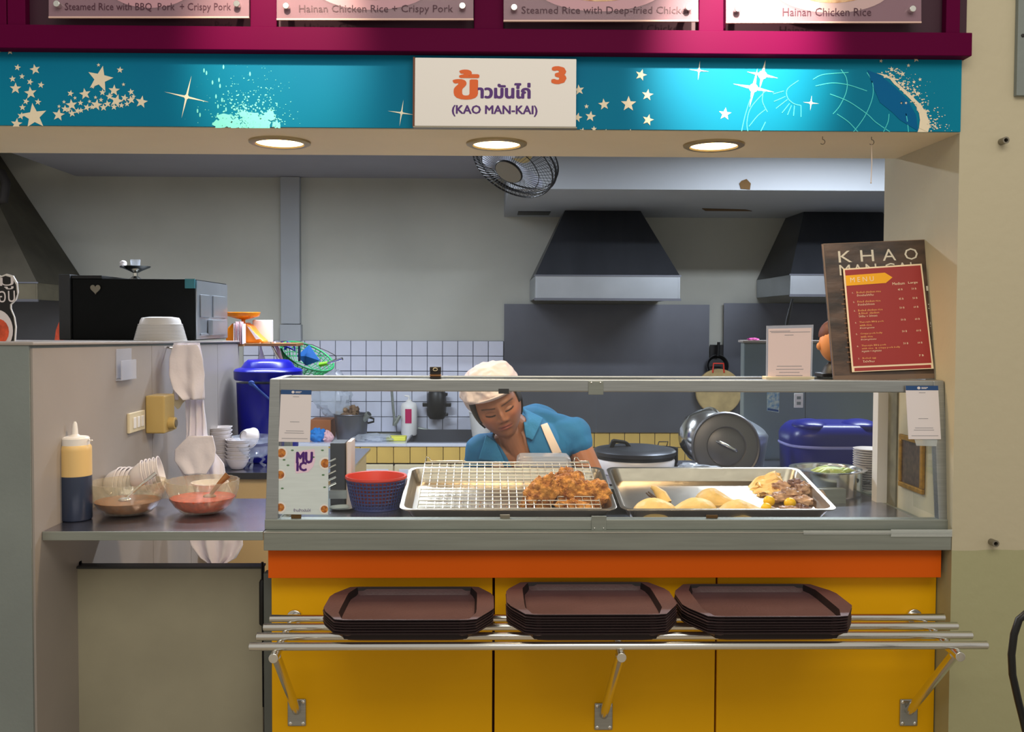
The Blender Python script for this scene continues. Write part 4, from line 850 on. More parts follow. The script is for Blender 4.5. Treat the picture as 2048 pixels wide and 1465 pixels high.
mb = MB(); mb.add([sbp+V3((.0575*math.sin(a), -.0575*math.cos(a)-.0012, z)) for z in (.09, .19) for a in [-.4+.8*i/8 for i in range(9)]], [(i, i+1, 10+i, 9+i) for i in range(8)]); mb.build('label', 'pinklab', so, merge=False)
ph_ = at(875, 835, 6.70); t = thing('wall_dispenser', 'round black dispenser with side lugs fixed on the white tiles', 'dispenser', ph_)
k = 6.7/FPX
c0 = V3((X(874, 6.68), 6.66, 0)); zz = lambda y: Z(y, 6.66, 874)
mb = MB(); mb.solid([(.05, zz(838)), (.064, zz(832)), (.068, zz(810)), (.066, zz(788)), (.056, zz(783)), (.012, zz(781)), (.012, zz(778))], c0, 30); mb.build('body', 'black', t, smooth=45)
mb = MB(); mb.box(c0.x-.1, c0.x+.1, 6.65, 6.69, zz(814), zz(806)); mb.box(c0.x+.05, c0.x+.08, 6.64, 6.69, zz(832), zz(827)); mb.box(c0.x+.05, c0.x+.075, 6.64, 6.69, zz(792), zz(786)); mb.build('lug', 'black', t, bevel=.004)
mb = MB(); mb.tube([V3((X(836, 6.7), 6.70, zk0+.045)), V3((X(865, 6.7), 6.69, zk0+.03)), V3((X(900, 6.7), 6.69, zk0+.02))], [.012, .006, .006], 8)
tag(mb.build('whisk', 'steelface', smooth=50, loc=at(860, 868, 6.7)), 'long steel whisk lying on the sink ledge', 'whisk')
tag(B(X(773, 6.35), X(812, 6.35), 6.32, 6.42, zk0+.001, zk0+.03).build('sponge', 'yelling', bevel=.006, loc=at(790, 880, 6.35)), 'yellow sponge on the counter left of the sink', 'sponge')
bk = V3((X(962, 6.42), 6.60, zk0+.001)); mb = MB(); mb.lathe([(.0001, 0), (.062, 0), (.085, .17), (.09, .17), (.088, .175), (.082, .172), (.06, .004)], bk, 30); tag(mb.build('bucket', 'white', smooth=45, loc=bk), 'white plastic tub at the sink behind the cook', 'tub')
# pot with mushrooms and ladle
pp_ = V3((X(702, 6.4), 6.42, zk0+.001))
t = thing('stock_pot', 'dark steel pot filled with dried mushrooms on the back counter', 'pot', pp_)
mb = MB(); mb.lathe([(.0001, 0), (.095, 0), (.10, .01), (.115, .17), (.122, .172), (.12, .176), (.11, .17), (.095, .012)], pp_, 32); mb.build('pot_wall', 'backpanel', t, smooth=45)
mb = MB(); mb.tube([pp_+V3((.116, 0, .15)), pp_+V3((.15, 0, .14)), pp_+V3((.15, 0, .12)), pp_+V3((.11, 0, .11))], .007, 8); mb.build('pot_handle', 'black', t, smooth=50)
mb = MB()
for i in range(40):
    a = random.uniform(0, 2*PI); r = random.uniform(0, .085); c = pp_+V3((r*math.cos(a)-.01, r*math.sin(a), .15+random.uniform(0, .09)*(1-r/.12))); mb.sphere(c, (random.uniform(.012, .024),)*3, 9, 6, fn=lambda p, d: p*(1+.35*noise.noise(d*2+c)))
tag(mb.build('dried_mushrooms', 'mush', smooth=50, loc=pp_+V3((0, 0, .16))), 'heap of dried mushrooms filling the dark steel pot', 'mushrooms', kind='stuff')
a = pp_+V3((.05, -.02, .10)); b = at(738, 828, 6.35); t = thing('ladle', 'steel ladle with thick tube handle standing in the mushroom pot', 'ladle', a); mb = MB(); mb.tube([a, b], .021, 16); mb.build('handle', 'steelface', t, smooth=50); mb = MB(); mb.cyl(b-(b-a).normalized()*.004, b+(b-a).normalized()*.002, .016, n=16); mb.build('handle_end', 'darkgrey', t)
tag(B(X(622, 6.45), X(664, 6.45), 6.4, 6.6, zk0+.001, Z(840, 6.45)).build('cardboard_box', 'cardboard', bevel=.003, loc=at(643, 880, 6.45)), 'brown cardboard box at left of the mushroom pot', 'box')
def crumple(c, r, name, m_, lab, cat, seed, amp=.35, kind=None, nu=28, nv=18):
    c = V3(c); mb = MB(); mb.sphere(c, r, nu, nv, fn=lambda p, d: V3((p.x, p.y, max(p.z, -r[2]*.75)))*(1+amp*noise.noise(d*2.4+V3((seed, 0, 0)))+amp*.4*noise.noise(d*7+V3((seed, 0, 0))))); return tag(mb.build(name, m_, smooth=30, loc=c), lab, cat, kind=kind)
crumple(V3((X(636, 6.3), 6.30, zk0+.035)), (.055, .045, .05), 'plastic_bag', 'skyblue', 'crumpled bright blue bag by the cardboard box', 'bag', 3)
crumple(V3((X(656, 6.32), 6.30, zk0+.03)), (.035, .035, .04), 'plastic_bag', 'pinkc', 'crumpled pale pink bag by the blue bag', 'bag', 9)
crumple(V3((X(745, 6.3), 6.32, zk0+.02)), (.13, .05, .03), 'plastic_bag', 'bag', 'flattened clear plastic bag on the counter left of the sponge', 'bag', 5)
crumple(V3((X(668, 6.45), 6.42, zk0+.30)), (.12, .07, .16), 'plastic_bag', 'bag', 'large clear plastic bag leaning over the mushroom pot', 'bag', 11)
# ================================================================== HOODS AND STEEL PANELS
def hood(x0, x1, zl, zh, zt2, tx0, tx1, lab, yf=6.0, mc='hood', ms='hoodskirt'):
    t = thing('cooker_hood', lab, 'hood', ((x0+x1)/2, 6.4, zl), 'steel cooker hoods on the back wall')
    yb_ = 6.75; mb = MB()
    b = [(x0, yf, zh), (x1, yf, zh), (x1, yb_, zh), (x0, yb_, zh)]; tp_ = [(tx0, 6.36, zt2), (tx1, 6.36, zt2), (tx1, yb_, zt2), (tx0, yb_, zt2)]
    mb.add(b+tp_, [(0, 1, 5, 4), (1, 2, 6, 5), (3, 0, 4, 7), (2, 3, 7, 6)]); mb.build('canopy', mc, t)
    mb = MB()
    mb.box(x0, x1, yf, yf+.012, zl, zh); mb.box(x0, x0+.012, yf, yb_, zl, zh); mb.box(x1-.012, x1, yf, yb_, zl, zh); mb.build('skirt', ms, t, bevel=.002)
    mb = MB(); mb.box(x0+.012, x1-.012, yf+.012, yb_, zl+.02, zl+.03); mb.build('filter', 'ink', t)
    mb = MB(); mb.box(x0-.006, x1+.006, yf-.008, yf+.004, zl-.012, zl+.004); mb.box(x0-.006, x1+.006, yf-.004, yf+.0, zh-.004, zh+.006); mb.build('rim', 'backpanel', t)
    return t
hood(X(1070, 6.0, 590), X(1360, 6.0, 590), Z(598, 6.0, 1200), Z(552, 6.0, 1200), zb2-.001, X(1130, 6.36, 420), X(1281, 6.36, 420), 'grey steel pyramid cooker hood at centre under the ceiling beam')
hood(X(1580, 6.0, 590), X(1580, 6.0, 590)+.95, Z(590, 6.0, 1600), Z(550, 6.0, 1600), zb2-.001, 2.12, 2.65, 'dark steel cooker hood at right partly hidden by the poster')
hood(X(75, 6.0, 590)-.92, X(75, 6.0, 590), Z(600, 6.0, 60), Z(566, 6.0, 60), zk+.15, -3.85, -3.42, 'grimy dark cooker hood at the far left edge', mc=mat('grimy_steel', (84, 80, 68), .6, .4, var=.3, vscale=4), ms=mat('grimy_skirt', (112, 106, 88), .6, .4, var=.25, vscale=6))
bs_ = B(X(1008, 6.73, 700), X(1418, 6.73, 700), 6.728, 6.738, zy, Z(609, 6.73, 1200)).build('splash_panel', 'backpanel', loc=(.8, 6.73, zy)); tag(bs_, 'large dark steel splash panel below the central hood', 'panel')
tag(B(X(1420, 6.73, 700), 1.95, 6.73, 6.738, zy, Z(690, 6.73, 1440)).build('splash_panel', 'ink', loc=(1.7, 6.73, zy)), 'narrow black splash panel right behind the chopping board', 'panel')
tag(B(X(1447, 6.73, 640), 3.6, 6.720, 6.729, zy, Z(607, 6.73, 1500)).build('splash_panel', 'backpanel', loc=(2.6, 6.73, zy)), 'wide steel splash panel under the right hood', 'panel')
tag(B(-4.3, X(140, 6.73, 640), 6.728, 6.738, .7, Z(600, 6.73, 100)).build('splash_panel', 'backpanel', loc=(-3.6, 6.73, .7)), 'dull steel splash panel under the far left hood', 'panel')
pp0 = at(8, 375, 5.9)
mb = MB(); mb.tube([at(-30, 345, 5.9), at(5, 347, 5.9), at(12, 365, 5.9), at(8, 400, 5.9), at(-20, 404, 5.9)], .028, 10); tag(mb.build('gas_pipe', 'darkpipe', smooth=50, loc=pp0), 'blackened bent pipe at the top left edge', 'pipe')
# chopping board and pan
cbp = V3((X(1441, 6.62, 785), 6.66, Z(785, 6.62, 1441))); mb = MB(); mb.cyl(cbp+V3((0, .0, 0)), cbp+V3((0, .035, 0)), .162, n=40); cbo = tag(mb.build('chopping_board', 'board', smooth=40, bevel=.006, loc=cbp), 'round worn wooden chopping board hanging on the back wall', 'board')
fp = V3((X(1437, 6.66, 730), 6.66, Z(733, 6.66, 1437))); t = thing('frying_pan', 'blackened frying pan hanging above the chopping board', 'pan', fp)
mb = MB(); mb.lathe([(.0001, 0), (.06, 0), (.08, .03), (.076, .03), (.058, .005)], (0, 0, 0), 28, T=rotm(fp+V3((0, .05, 0)), (0, -1, .1))); mb.build('pan_body', 'black', t, smooth=45)
mb = MB(); mb.tube([fp+V3((0, .02, .07)), fp+V3((.005, .02, .17))], .011, 8); mb.build('pan_handle', 'black', t, smooth=50)
mb = MB(); mb.tube([fp+V3((-.04, 0, -.045)), fp+V3((-.035, 0, .02)), fp+V3((.035, 0, .02)), fp+V3((.04, 0, -.045))], .006, 8); mb.build('hanging_handle', 'redp', cbo, smooth=50)
# gauge rod behind the stand card and dark kettle pile
hang('gas_lighter', 'long black gas lighter sticking up behind the small card stand', 'lighter', [(1567, 683), (1575, 640), (1585, 598)], 4.62, [.008, .011, .006], 'black')
crumple(V3((2.15, 5.6, Z(690, 5.6)+.07)), (.13, .1, .11), 'black_bag', 'black', 'dark crumpled bag heap beyond the right low partition', 'bag', 15)
tag(B(2.0, 3.0, 5.3, 6.0, .0, Z(690, 5.6)).build('far_worktop', 'darksteel', loc=(2.0, 5.6, 0)), 'dark worktop of the next stall beyond the low partition', 'worktop')
crumple(at(1440, 690, 5.35) if False else at(1498, 682, 4.63)+V3((.02, 0, .006)), (.03, .014, .008), 'ribbon', mat('magenta_ribbon', (170, 30, 120), .5), 'scrap of magenta ribbon on top of the right low partition', 'ribbon', 4)
# ================================================================== STOVE TABLE, POTS
SZ = Z(946, 4.2, 1450)+.02
tg = thing('cooking_bench', 'low dark steel bench behind the food trays for cooker and woks', 'bench', (1.0, 4.2, 0))
B(.34, 1.80, 3.90, 4.58, SZ-.06, SZ-.02).build('bench_top', 'darksteel', tg)
for x in (.36, 1.75):
    for y in (3.93, 4.53): B(x, x+.03, y, y+.03, 0, SZ-.06).build('leg', 'steelface', tg)
rc = V3((X(1270, 4.22), 4.22, SZ-.019)); k = 4.22/FPX; RR = 82*k; zz = lambda y: Z(y-13, 4.22, 1270)-rc.z
t = thing('rice_cooker', 'large white rice cooker with grey steel lid and black handle', 'cooker', rc)
mb = MB(); mb.solid([(RR*.9, 0), (RR*.96, .02), (RR*.98, zz(933)), (RR*.94, zz(928))], rc, 44); mb.build('body', 'whitec', t, smooth=45)
mb = MB(); mb.solid([(RR*.96, zz(928)), (RR*.97, zz(924)), (RR*.97, zz(921))], rc, 44); mb.build('seal', 'black', t, smooth=45)
mb = MB(); mb.solid([(RR*1.0, zz(921)), (RR*1.01, zz(914)), (RR*.96, zz(911)), (RR*.7, zz(907)), (RR*.3, zz(904.5)), (.01, zz(904))], rc, 44); mb.build('lid', 'hood', t, smooth=40)
h0 = at(1241, 902, 4.72); mb = MB(); q = [(1218, 895), (1223, 881), (1228, 879), (1250, 882), (1256, 885), (1265, 897), (1256, 897), (1250, 888), (1231, 886), (1226, 896)]
mb.prism([(at(x, y, 4.2).x, at(x, y, 4.2).z) for x, y in q], (0, 4.215, 0), (1, 0, 0), (0, 0, 1), .03); mb.build('lid_handle', 'black', t, bevel=.004)
# pot behind with handles
bp0 = V3((X(1322, 4.48), 4.47, SZ-.019)); t = thing('stew_pot', 'pot with thin wire handles hidden behind the rice cooker', 'pot', bp0)
mb = MB(); mb.lathe([(.0001, 0), (.075, 0), (.08, .01), (.08, Z(896, 4.47, 1322)-bp0.z), (.076, Z(896, 4.47, 1322)-bp0.z), (.07, .01)], bp0, 24); mb.build('pot_wall', 'hood', t, smooth=40)
mb = MB(); mb.tube([at(x, y, 4.44) for x, y in [(1314, 897), (1318, 884), (1336, 884), (1332, 897)]], .003, 6); mb.build('wire_handle', 'darkpipe', t, smooth=60)
def domed(name, lab, cat, c, R0, H, axis, m_, sub=None):
    t = thing(name, lab, cat, c); mb = MB()
    mb.lathe([(R0, 0), (R0*1.04, .002), (R0*1.04, -.004), (R0*.99, -.006), (R0*.97, -H*.35), (R0*.8, -H*.75), (R0*.45, -H), (.0001, -H*1.05), (.0001, -H*1.0), (R0*.44, -H*.96), (R0*.78, -H*.7), (R0*.95, -H*.3)], (0, 0, 0), 48, T=rotm(c, axis)); mb.build('bowl_shell', m_, t, smooth=50); return t
k = 5.0/FPX
domed('mixing_bowl', 'shiny steel mixing bowl leaning on its side at left of the pot lid', 'bowl', at(1424, 872, 4.40), .130, .145, (.93, .30, .06), 'chrome')
pa = V3((-.36, .20, -.90)).normalized(); pc0 = at(1489, 846, 4.42)
t = thing('stock_pan', 'big dull steel pan upside down and tilted behind the round pot lid', 'pan', pc0+pa*.17)
mb = MB(); mb.lathe([(.0001, 0), (.105, 0), (.125, .012), (.158, .13), (.17, .165), (.178, .17), (.17, .172), (.15, .13), (.115, .02), (.0001, .008)], (0, 0, 0), 48, T=rotm(pc0, pa)); mb.build('pan_shell', 'hoodskirt', t, smooth=50)
pl_ = at(1452, 894, 4.20); T = rotm(pl_, (.03, -1, .12)); R0 = 70*4.20/FPX
t = thing('pot_lid', 'large round grey pot lid standing upright before the woks', 'lid', pl_)
mb = MB(); mb.lathe([(R0, -.008), (R0*1.01, 0), (R0*.97, .006), (R0*.93, .002), (R0*.88, .006), (R0*.58, .010), (R0*.55, .006), (R0*.5, .010), (R0*.25, .018), (.0001, .02)], (0, 0, 0), 56, T=T); mb.build('lid_disc', mat('lid_aluminium', (112, 110, 112), .42, .75), t, smooth=35)
mb = MB(); mb.tube([T @ V3(p) for p in ((-.045, .022, .014), (-.03, .016, .032), (.03, -.012, .032), (.045, -.02, .014))], [.006, .0075, .0075, .006], 10); mb.build('lid_handle', 'chrome', t, smooth=50)
crumple(at(1390, 950, 3.98), (.12, .06, .045), 'plastic_bag', 'bag', 'crumpled clear plastic bag behind the chicken tray', 'bag', 21, kind=None)
# navy cooler on a stand
kc = V3((X(1666, 4.24), 4.1, SZ-.0195))
cl = thing('cool_box', 'oval navy blue cool box with a lidded top and grip recesses', 'cooler', kc)
k = 4.1/FPX; rw, rd = 99*k, .17; zz = lambda y: Z(y, 4.1+.0, 1664)-kc.z
def oval(prof, mbx, n=48):
    vs = []; fs = []
    for (q, z) in prof:
        for i in range(n):
            a = 2*PI*i/n; ca, sa = math.cos(a), math.sin(a); e = .6
            vs.append(kc+V3((rw*q*math.copysign(abs(ca)**e, ca), .17+rd*q*math.copysign(abs(sa)**e, sa), z)))
    for j in range(len(prof)-1):
        for i in range(n): fs.append((j*n+i, j*n+(i+1) % n, (j+1)*n+(i+1) % n, (j+1)*n+i))
    fs += [tuple(range(n-1, -1, -1)), tuple((len(prof)-1)*n+i for i in range(n))]; return mbx.add(vs, fs)
oval([(.93, 0), (.97, .01), (.99, zz(900))], MB()).build('box_body', 'navy', cl, smooth=45)
oval([(1.0, zz(900)), (1.02, zz(898)), (1.02, zz(896)), (1.0, zz(894))], MB()).build('pale_seam', mat('lavender_line', (140, 140, 200), .4), cl, smooth=45)
oval([(1.0, zz(894)), (1.01, zz(878)), (.97, zz(868)), (.88, zz(858)), (.80, zz(853))], MB()).build('lid', 'navy', cl, smooth=40)
for s_ in (-1, 1):
    mb = MB(); mb.sphere(kc+V3((s_*rw*.52, .12, zz(858))), (rw*.36, .10, .032), 26, 12); mb.build('lid_grip', 'navy', cl, smooth=60)
# outlet and sheet on the right low partition
t = thing('power_socket', 'white double socket on the blue-grey low partition', 'socket', at(1597, 800, 4.594)); B(X(1588, 4.59), X(1606, 4.59), 4.586, 4.594, Z(816, 4.59, 1597), Z(787, 4.59, 1597)).build('plate', 'white', t, bevel=.002)
for y in (796, 807): B(X(1593, 4.59), X(1601, 4.59), 4.584, 4.586, Z(y+3, 4.59, 1597), Z(y-3, 4.59, 1597)).build('outlet', 'greypaint', t)
s1 = psheet([(1534, 778), (1559, 778), (1558, 826), (1534, 822)], 4.59); mb = MB(); s1.slab(mb, 0, 1, 0, 1, -.002, 0); t = thing('pinned_notice', 'small printed blue and cream notice on the low partition', 'notice', at(1546, 822, 4.59)); mb.build('sheet', 'sheetpale', t); mb = MB(); s1.slab(mb, .05, .95, .88, .97, 0, .0006); mb.build('blue_band', 'navyink', t)
# ================================================================== CEILING FAN WITH WIRE CAGE
fc = at(1030, 322, 4.4); n0 = V3((-.42, -.48, -.77)).normalized(); T = rotm(fc, n0)
fn_ = thing('ceiling_fan', 'wall fan with black wire cage tilted down under the kitchen ceiling', 'fan', V3((fc.x+.05, 4.42, zk)))
R0 = .205
mb = MB(); ring = lambda r, z, rr, n=48: mb.tube([V3((r*math.cos(2*PI*i/n), r*math.sin(2*PI*i/n), z)) for i in range(n)], rr, 6, closed=True, T=T)
ring(R0, 0, .006); ring(R0*.98, .03, .004); ring(R0*.99, -.03, .004); ring(R0*.7, .055, .002); ring(R0*.32, .07, .004); mb.build('cage_ring', 'black', fn_, smooth=60)
mb = MB()
for i in range(56):
    a = 2*PI*i/56; c, s = math.cos(a), math.sin(a)
    mb.tube([T @ V3((r*c, r*s, z)) for r, z in ((R0, 0), (R0*.97, .035), (R0*.7, .056), (R0*.3, .07))], .0011, 4)
    mb.tube([T @ V3((r*c, r*s, z)) for r, z in ((R0, 0), (R0*.97, -.035), (R0*.7, -.06), (R0*.3, -.075))], .0011, 4)
mb.build('cage_wires', 'darkgrey', fn_)
mb = MB(); mb.cyl(T @ V3((0, 0, .068)), T @ V3((0, 0, .076)), R0*.31, n=30); mb.build('badge_disc', 'silver', fn_, smooth=40)
mb = MB(); mb.cyl(T @ V3((0, 0, -.16)), T @ V3((0, 0, -.05)), .055, .06, n=24); mb.build('motor', 'beige', fn_, smooth=40)
for i in range(3):
    a = 2*PI*i/3; mb = MB(); P_ = []
    for r, w0 in ((.02, .02), (.08, .05), (.15, .06), (.175, .03)):
        for s_ in (-1, 1): P_.append(T @ V3((r*math.cos(a)-s_*w0*math.sin(a), r*math.sin(a)+s_*w0*math.cos(a), s_*.012)))
    mb.add(P_, [(0, 1, 3, 2), (2, 3, 5, 4), (4, 5, 7, 6)]); o = mb.build('blade', 'clear', fn_, smooth=60); o.modifiers.new('s', 'SOLIDIFY').thickness = .002
mb = MB(); a = T @ V3((0, 0, -.15)); mb.tube([a, a+V3((.02, .02, .06)), V3((a.x+.02, a.y+.02, zk-.0005))], .014, 12); mb.build('stem', 'beige', fn_, smooth=50)
# ================================================================== STANDING THINGS ON THE CASE
sh = psheet([(1644, 488), (1858, 479), (1887, 757), (1667, 762)], (2.80, 2.80, 2.72, 2.72))
kb = thing('poster_board', 'dark plastic covered poster headed KHAO MAN GAI leaning on the display case', 'poster', at(1775, 760, 2.72))
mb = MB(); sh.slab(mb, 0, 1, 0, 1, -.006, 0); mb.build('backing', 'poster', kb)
mb = MB(); sh.slab(mb, 0, .012, 0, 1, 0, .0008); sh.slab(mb, 0, 1, 0, .005, 0, .0008); sh.slab(mb, .98, 1, 0, 1, 0, .0006); sh.slab(mb, 0, 1, .965, 1, 0, .0012); mb.build('film_edge', mat('shiny_film', (120, 96, 78), .25, coat=.5), kb)
mb = MB()
hk = mat('headline_ink', (216, 208, 190), .4)
for i, ch in enumerate('KHAO'): mb = MB(); u = .14+i*.205; sh.text(mb, ch, u, u+.125, .06, .145, .0012, bold=0); mb.build('letter', hk, kb, merge=False)
for i, ch in enumerate('MANGAI'): mb = MB(); u = .14+i*.122+(.05 if i > 2 else 0); sh.text(mb, ch, u, u+(.10 if ch != 'I' else .012), .163, .24, .0012, bold=0); mb.build('letter', hk, kb, merge=False)
for i, ch in enumerate('1357'): mb = MB(); sh.text(mb, ch, .925, .955, .34+.13*i, .375+.13*i, .0012, bold=.01); mb.build('numeral', hk, kb, merge=False)
mb = MB()
for i in range(16):
    v = .34+i*.035; sh.slab(mb, .135+.01*(i % 3), .17, v, v+.010, 0, .001)
mb.build('side_print', mat('brown_print', (122, 88, 66), .5), kb)
sh = psheet([(1686, 538), (1843, 528), (1867, 738), (1704, 745)], (2.778, 2.778, 2.716, 2.716))
mn = thing('menu_sheet', 'red menu sheet headed MENU with prices taped on the dark poster', 'menu', at(1775, 742, 2.716))
mb = MB(); sh.slab(mb, 0, 1, 0, 1, .0, .0015); mb.build('white_border', 'cream_ink', mn)
mb = MB(); sh.slab(mb, .02, .98, .015, .945, .0015, .0022); sh.slab(mb, .03, .97, .962, .992, .0015, .0022); mb.build('red_field', 'red', mn)
mb = MB(); sh.poly(mb, [(.02, .07), (.52, .065), (.61, .115), (.52, .165), (.02, .17)], .0026); mb.build('yellow_arrow', 'yellowink', mn, merge=False)
wt = MB(); pc = MB()
sh.text(wt, 'M E N U', .075, .37, .093, .14, .0032, bold=.012)
sh.text(wt, 'Medium', .60, .755, .165, .19, .0028, bold=.012); sh.text(wt, 'Large', .80, .92, .165, .192, .0028, bold=.012)
rows = [(.235, ['Boiled chicken rice'], 'ข้าวมันไก่ต้ม', '45 B', '50 B'), (.325, ['Fried chicken rice'], 'ข้าวมันไก่ทอด', '45 B', '50 B'), (.41, ['Boiled chicken rice', '& fried  chicken'], 'ไก่ต้ม + ไก่ทอด', '50 B', '60 B'), (.525, ['Thai-style BBQ pork', 'with rice'], 'ข้าวหมูแดง', '50 B', '60 B'), (.635, ['Crispy pork belly', 'with rice'], 'ข้าวหมูกรอบ', '50 B', '60 B'), (.75, ['Thai-style BBQ pork', 'with rice  & crispy pork belly'], 'หมูแดง + หมูกรอบ', '50 B', '60 B'), (.87, ['Boiled egg'], 'ไข่ต้ม', None, '7 B')]
for i, (v, L, th, m1, l1) in enumerate(rows):
    sh.text(wt, f'{i+1}.', .085, .105, v, v+.014, .0028, bold=.012)
    for j, s_ in enumerate(L): sh.text(pc, s_, .14, .14+.0155*len(s_)+.01, v+j*.028-.004, v+j*.028+.015, .0028, bold=.01, res=1)
    j = len(L); sh.text(wt, th, .14, .14+.16+.01*(len(th)-8), v+j*.028-.004, v+j*.028+.016, .0028, bold=.01, res=1)
    if m1: sh.text(wt, m1, .66, .72, v-.008, v+.010, .0028, bold=.012, res=1)
    sh.text(wt, l1, .835, .895, v-.008, v+.010, .0028, bold=.012, res=1)
wt.build('white_lettering', 'cream_ink', mn, merge=False); pc.build('peach_lettering', 'peach', mn, merge=False)
# bobble figure half hidden
fg = at(1662, 757, 2.80); fg.z = zt_+.0003
t = thing('doll_figure', 'small brown haired doll figure half hidden behind the dark poster', 'figurine', fg); k = 2.8/FPX
hc_ = at(1668, 690, 2.83)
mb = MB(); mb.sphere(hc_, (30*k, .04, 40*k), 24, 16, fn=lambda p, d: p*(1-.12*max(0, -d.z))); mb.sphere(hc_+V3((-30*k, 0, -3*k)), (6*k, .006, 8*k), 12, 8); mb.build('head', 'doll', t, smooth=60)
mb = MB(); mb.sphere(hc_+V3((2*k, .008, 18*k)), (31*k, .042, 34*k), 24, 14, fn=lambda p, d: V3((p.x, p.y, max(p.z, -.004)))); mb.build('hair', 'dollhair', t, smooth=50)
mb = MB(); mb.solid([(.032, .006), (.036, .012), (.028, .03), (.014, .045)], V3((hc_.x, hc_.y, zt_)), 20); mb.build('body', 'ink', t, smooth=50)
mb = MB(); mb.box(fg.x-20*k, fg.x+50*k, 2.79, 2.86, zt_, zt_+.012); mb.build('plinth', 'ink', t, bevel=.003)
# small stand card
sh = psheet([(1535, 655), (1625, 653), (1622, 757), (1534, 757)], 2.715)
t = thing('card_stand', 'acrylic stand with a pink white payment card on the display case', 'card stand', at(1578, 760, 2.70))
mb = MB(); sh.slab(mb, -.02, 1.02, -.03, 1, -.003, 0); mb.build('acrylic_back', 'clear', t)
mb = MB(); sh.slab(mb, .02, .98, .03, 1, 0, .0008); mb.build('card', 'pinkpaper', t)
mb = MB(); sh.slab(mb, -.05, 1.05, .965, 1.03, -.03, .012); mb.build('base', 'cream', t, bevel=.002)
def bars(sh, L, m_, t, off):
    mb = MB()
    for u0, u1, v in L: sh.slab(mb, u0, u1, v, v+.010, off, off+.0004)
    mb.build('fine_print', m_, t)
bars(sh, [(.05, .5, .075), (.08, .95, .10), (.38, .58, .155), (.22, .78, .76), (.20, .82, .82), (.27, .73, .88), (.2, .8, .94)], 'greyink', t, .001)
# little dark box on the rail
t = thing('trinket_box', 'tiny dark wooden box standing on the case rail', 'box', at(871, 757, 2.69))
zt2 = zt_+.0003; x0_, x1_ = X(860, 2.68), X(882, 2.68)
mb = MB()
for j in range(3): B(x0_, x1_, 2.665, 2.69, zt2+.0005+j*.0065, zt2+.006+j*.0065).build('tier', 'wood' if j % 2 else 'darkpipe', t, bevel=.001)
B(x0_, x1_, 2.665, 2.69, zt2+.020, zt2+.033).build('top_block', 'darkpipe', t, bevel=.001)
mb = MB(); mb.tube([V3(((x0_+x1_)/2+.006*math.cos(q), 2.6645, zt2+.0265+.004*math.sin(q))) for q in [2*PI*i/12 for i in range(12)]], .0012, 5, closed=True); mb.build('emblem_ring', 'cream', t)
# cards on the glass
def qcard(pts, D, lab):
    sh = psheet(pts, D); t = thing('payment_card', lab, 'card', sh.p(.5, 1)); mb = MB(); sh.slab(mb, 0, 1, 0, 1, -.001, 0); mb.build('card', 'paper', t)
    mb = MB(); sh.slab(mb, 0, 1, 0, .085, 0, .0006); mb.build('navy_header', 'navyink', t)
    mb = MB(); sh.poly(mb, ell(.40, .042, .05, .026, 14), .001); sh.slab(mb, .48, .68, .028, .04, .0006, .001); sh.slab(mb, .48, .64, .048, .058, .0006, .001); mb.build('header_print', 'paper', t, merge=False)
    bars(sh, [(.40, .60, .125), (.34, .64, .61), (.22, .78, .785), (.18, .8, .825), (.1, .92, .93)], 'greyink', t, 0); return t
qcard([(562, 780), (623, 781), (620, 885), (557, 884)], (2.658, 2.658, 2.645, 2.645), 'white payment card with navy header on the left of the case glass')
t = qcard([(1811, 772), (1876, 772), (1882, 879), (1817, 879)], (2.653, 2.653, 2.640, 2.640), 'white payment card with navy header on the right corner post')
s2 = psheet([(1828, 876), (1876, 874), (1873, 893), (1833, 892)], 2.643); mb = MB(); s2.slab(mb, 0, 1, 0, 1, -.001, 0); mb.build('tape_tab', 'tape', t)
sh = psheet([(557, 893), (657, 893), (656, 1030), (553, 1029)], (2.645, 2.645, 2.636, 2.636))
t = thing('food_card', 'white wood-print card with purple MUIC logo and food pictures', 'card', sh.p(.5, 1))
mb = MB(); sh.slab(mb, 0, 1, 0, 1, -.001, 0); mb.build('card', mat('pale_wood_print', (214, 224, 224), .45, var=.05, vscale=10, stretch=(1, 1, 12)), t)
mb = MB(); sh.text(mb, 'MU', .37, .68, .09, .245, .0009, bold=.03); sh.text(mb, 'IC', .38, .56, .235, .36, .0009, bold=.03); sh.text(mb, 'ร้านข้าวมันไก่', .33, .66, .915, .96, .0009, bold=.012); mb.build('purple_lettering', 'purpleink', t, merge=False)
mb = MB(); sh.poly(mb, [(.34, .10), (.52, .06), (.72, .04), (.74, .20), (.70, .30), (.60, .38), (.36, .40), (.33, .30)], .0004); mb.build('logo_outline', mat('pale_pink_ink', (236, 206, 226), .5), t, merge=False)
for (u, v, r, m_) in ((.06, .10, .1, 'orangeink'), (.94, .25, .1, 'yellowink'), (.05, .42, .09, 'peach'), (.07, .9, .09, 'beige'), (.93, .92, .08, 'peach')):
    mb = MB(); sh.poly(mb, [(min(max(a, 0), 1), min(max(b, 0), 1)) for a, b in ell(u, v, r*1.25, r*.95, 18)], .0005); mb.build('plate_print', 'white', t, merge=False)
    mb = MB(); sh.poly(mb, [(min(max(a, 0), 1), min(max(b, 0), 1)) for a, b in ell(u, v, r*.9, r*.66, 14)], .0008); mb.build('dish_print', mat('dish_'+m_, (214, 140, 60), .5, rgb2=(150, 80, 40), vscale=120), t, merge=False)
mb = MB()
for (u, v) in ((.28, .06), (.88, .06), (.7, .16), (.2, .28), (.9, .42), (.1, .62), (.93, .6), (.12, .2)): sh.poly(mb, ell(u, v, .03, .012, 8), .0006)
mb.build('herb_print', mat('herb_ink', (90, 130, 90), .5), t, merge=False)
# ================================================================== INSIDE THE CASE
zdk = zs1+.0018
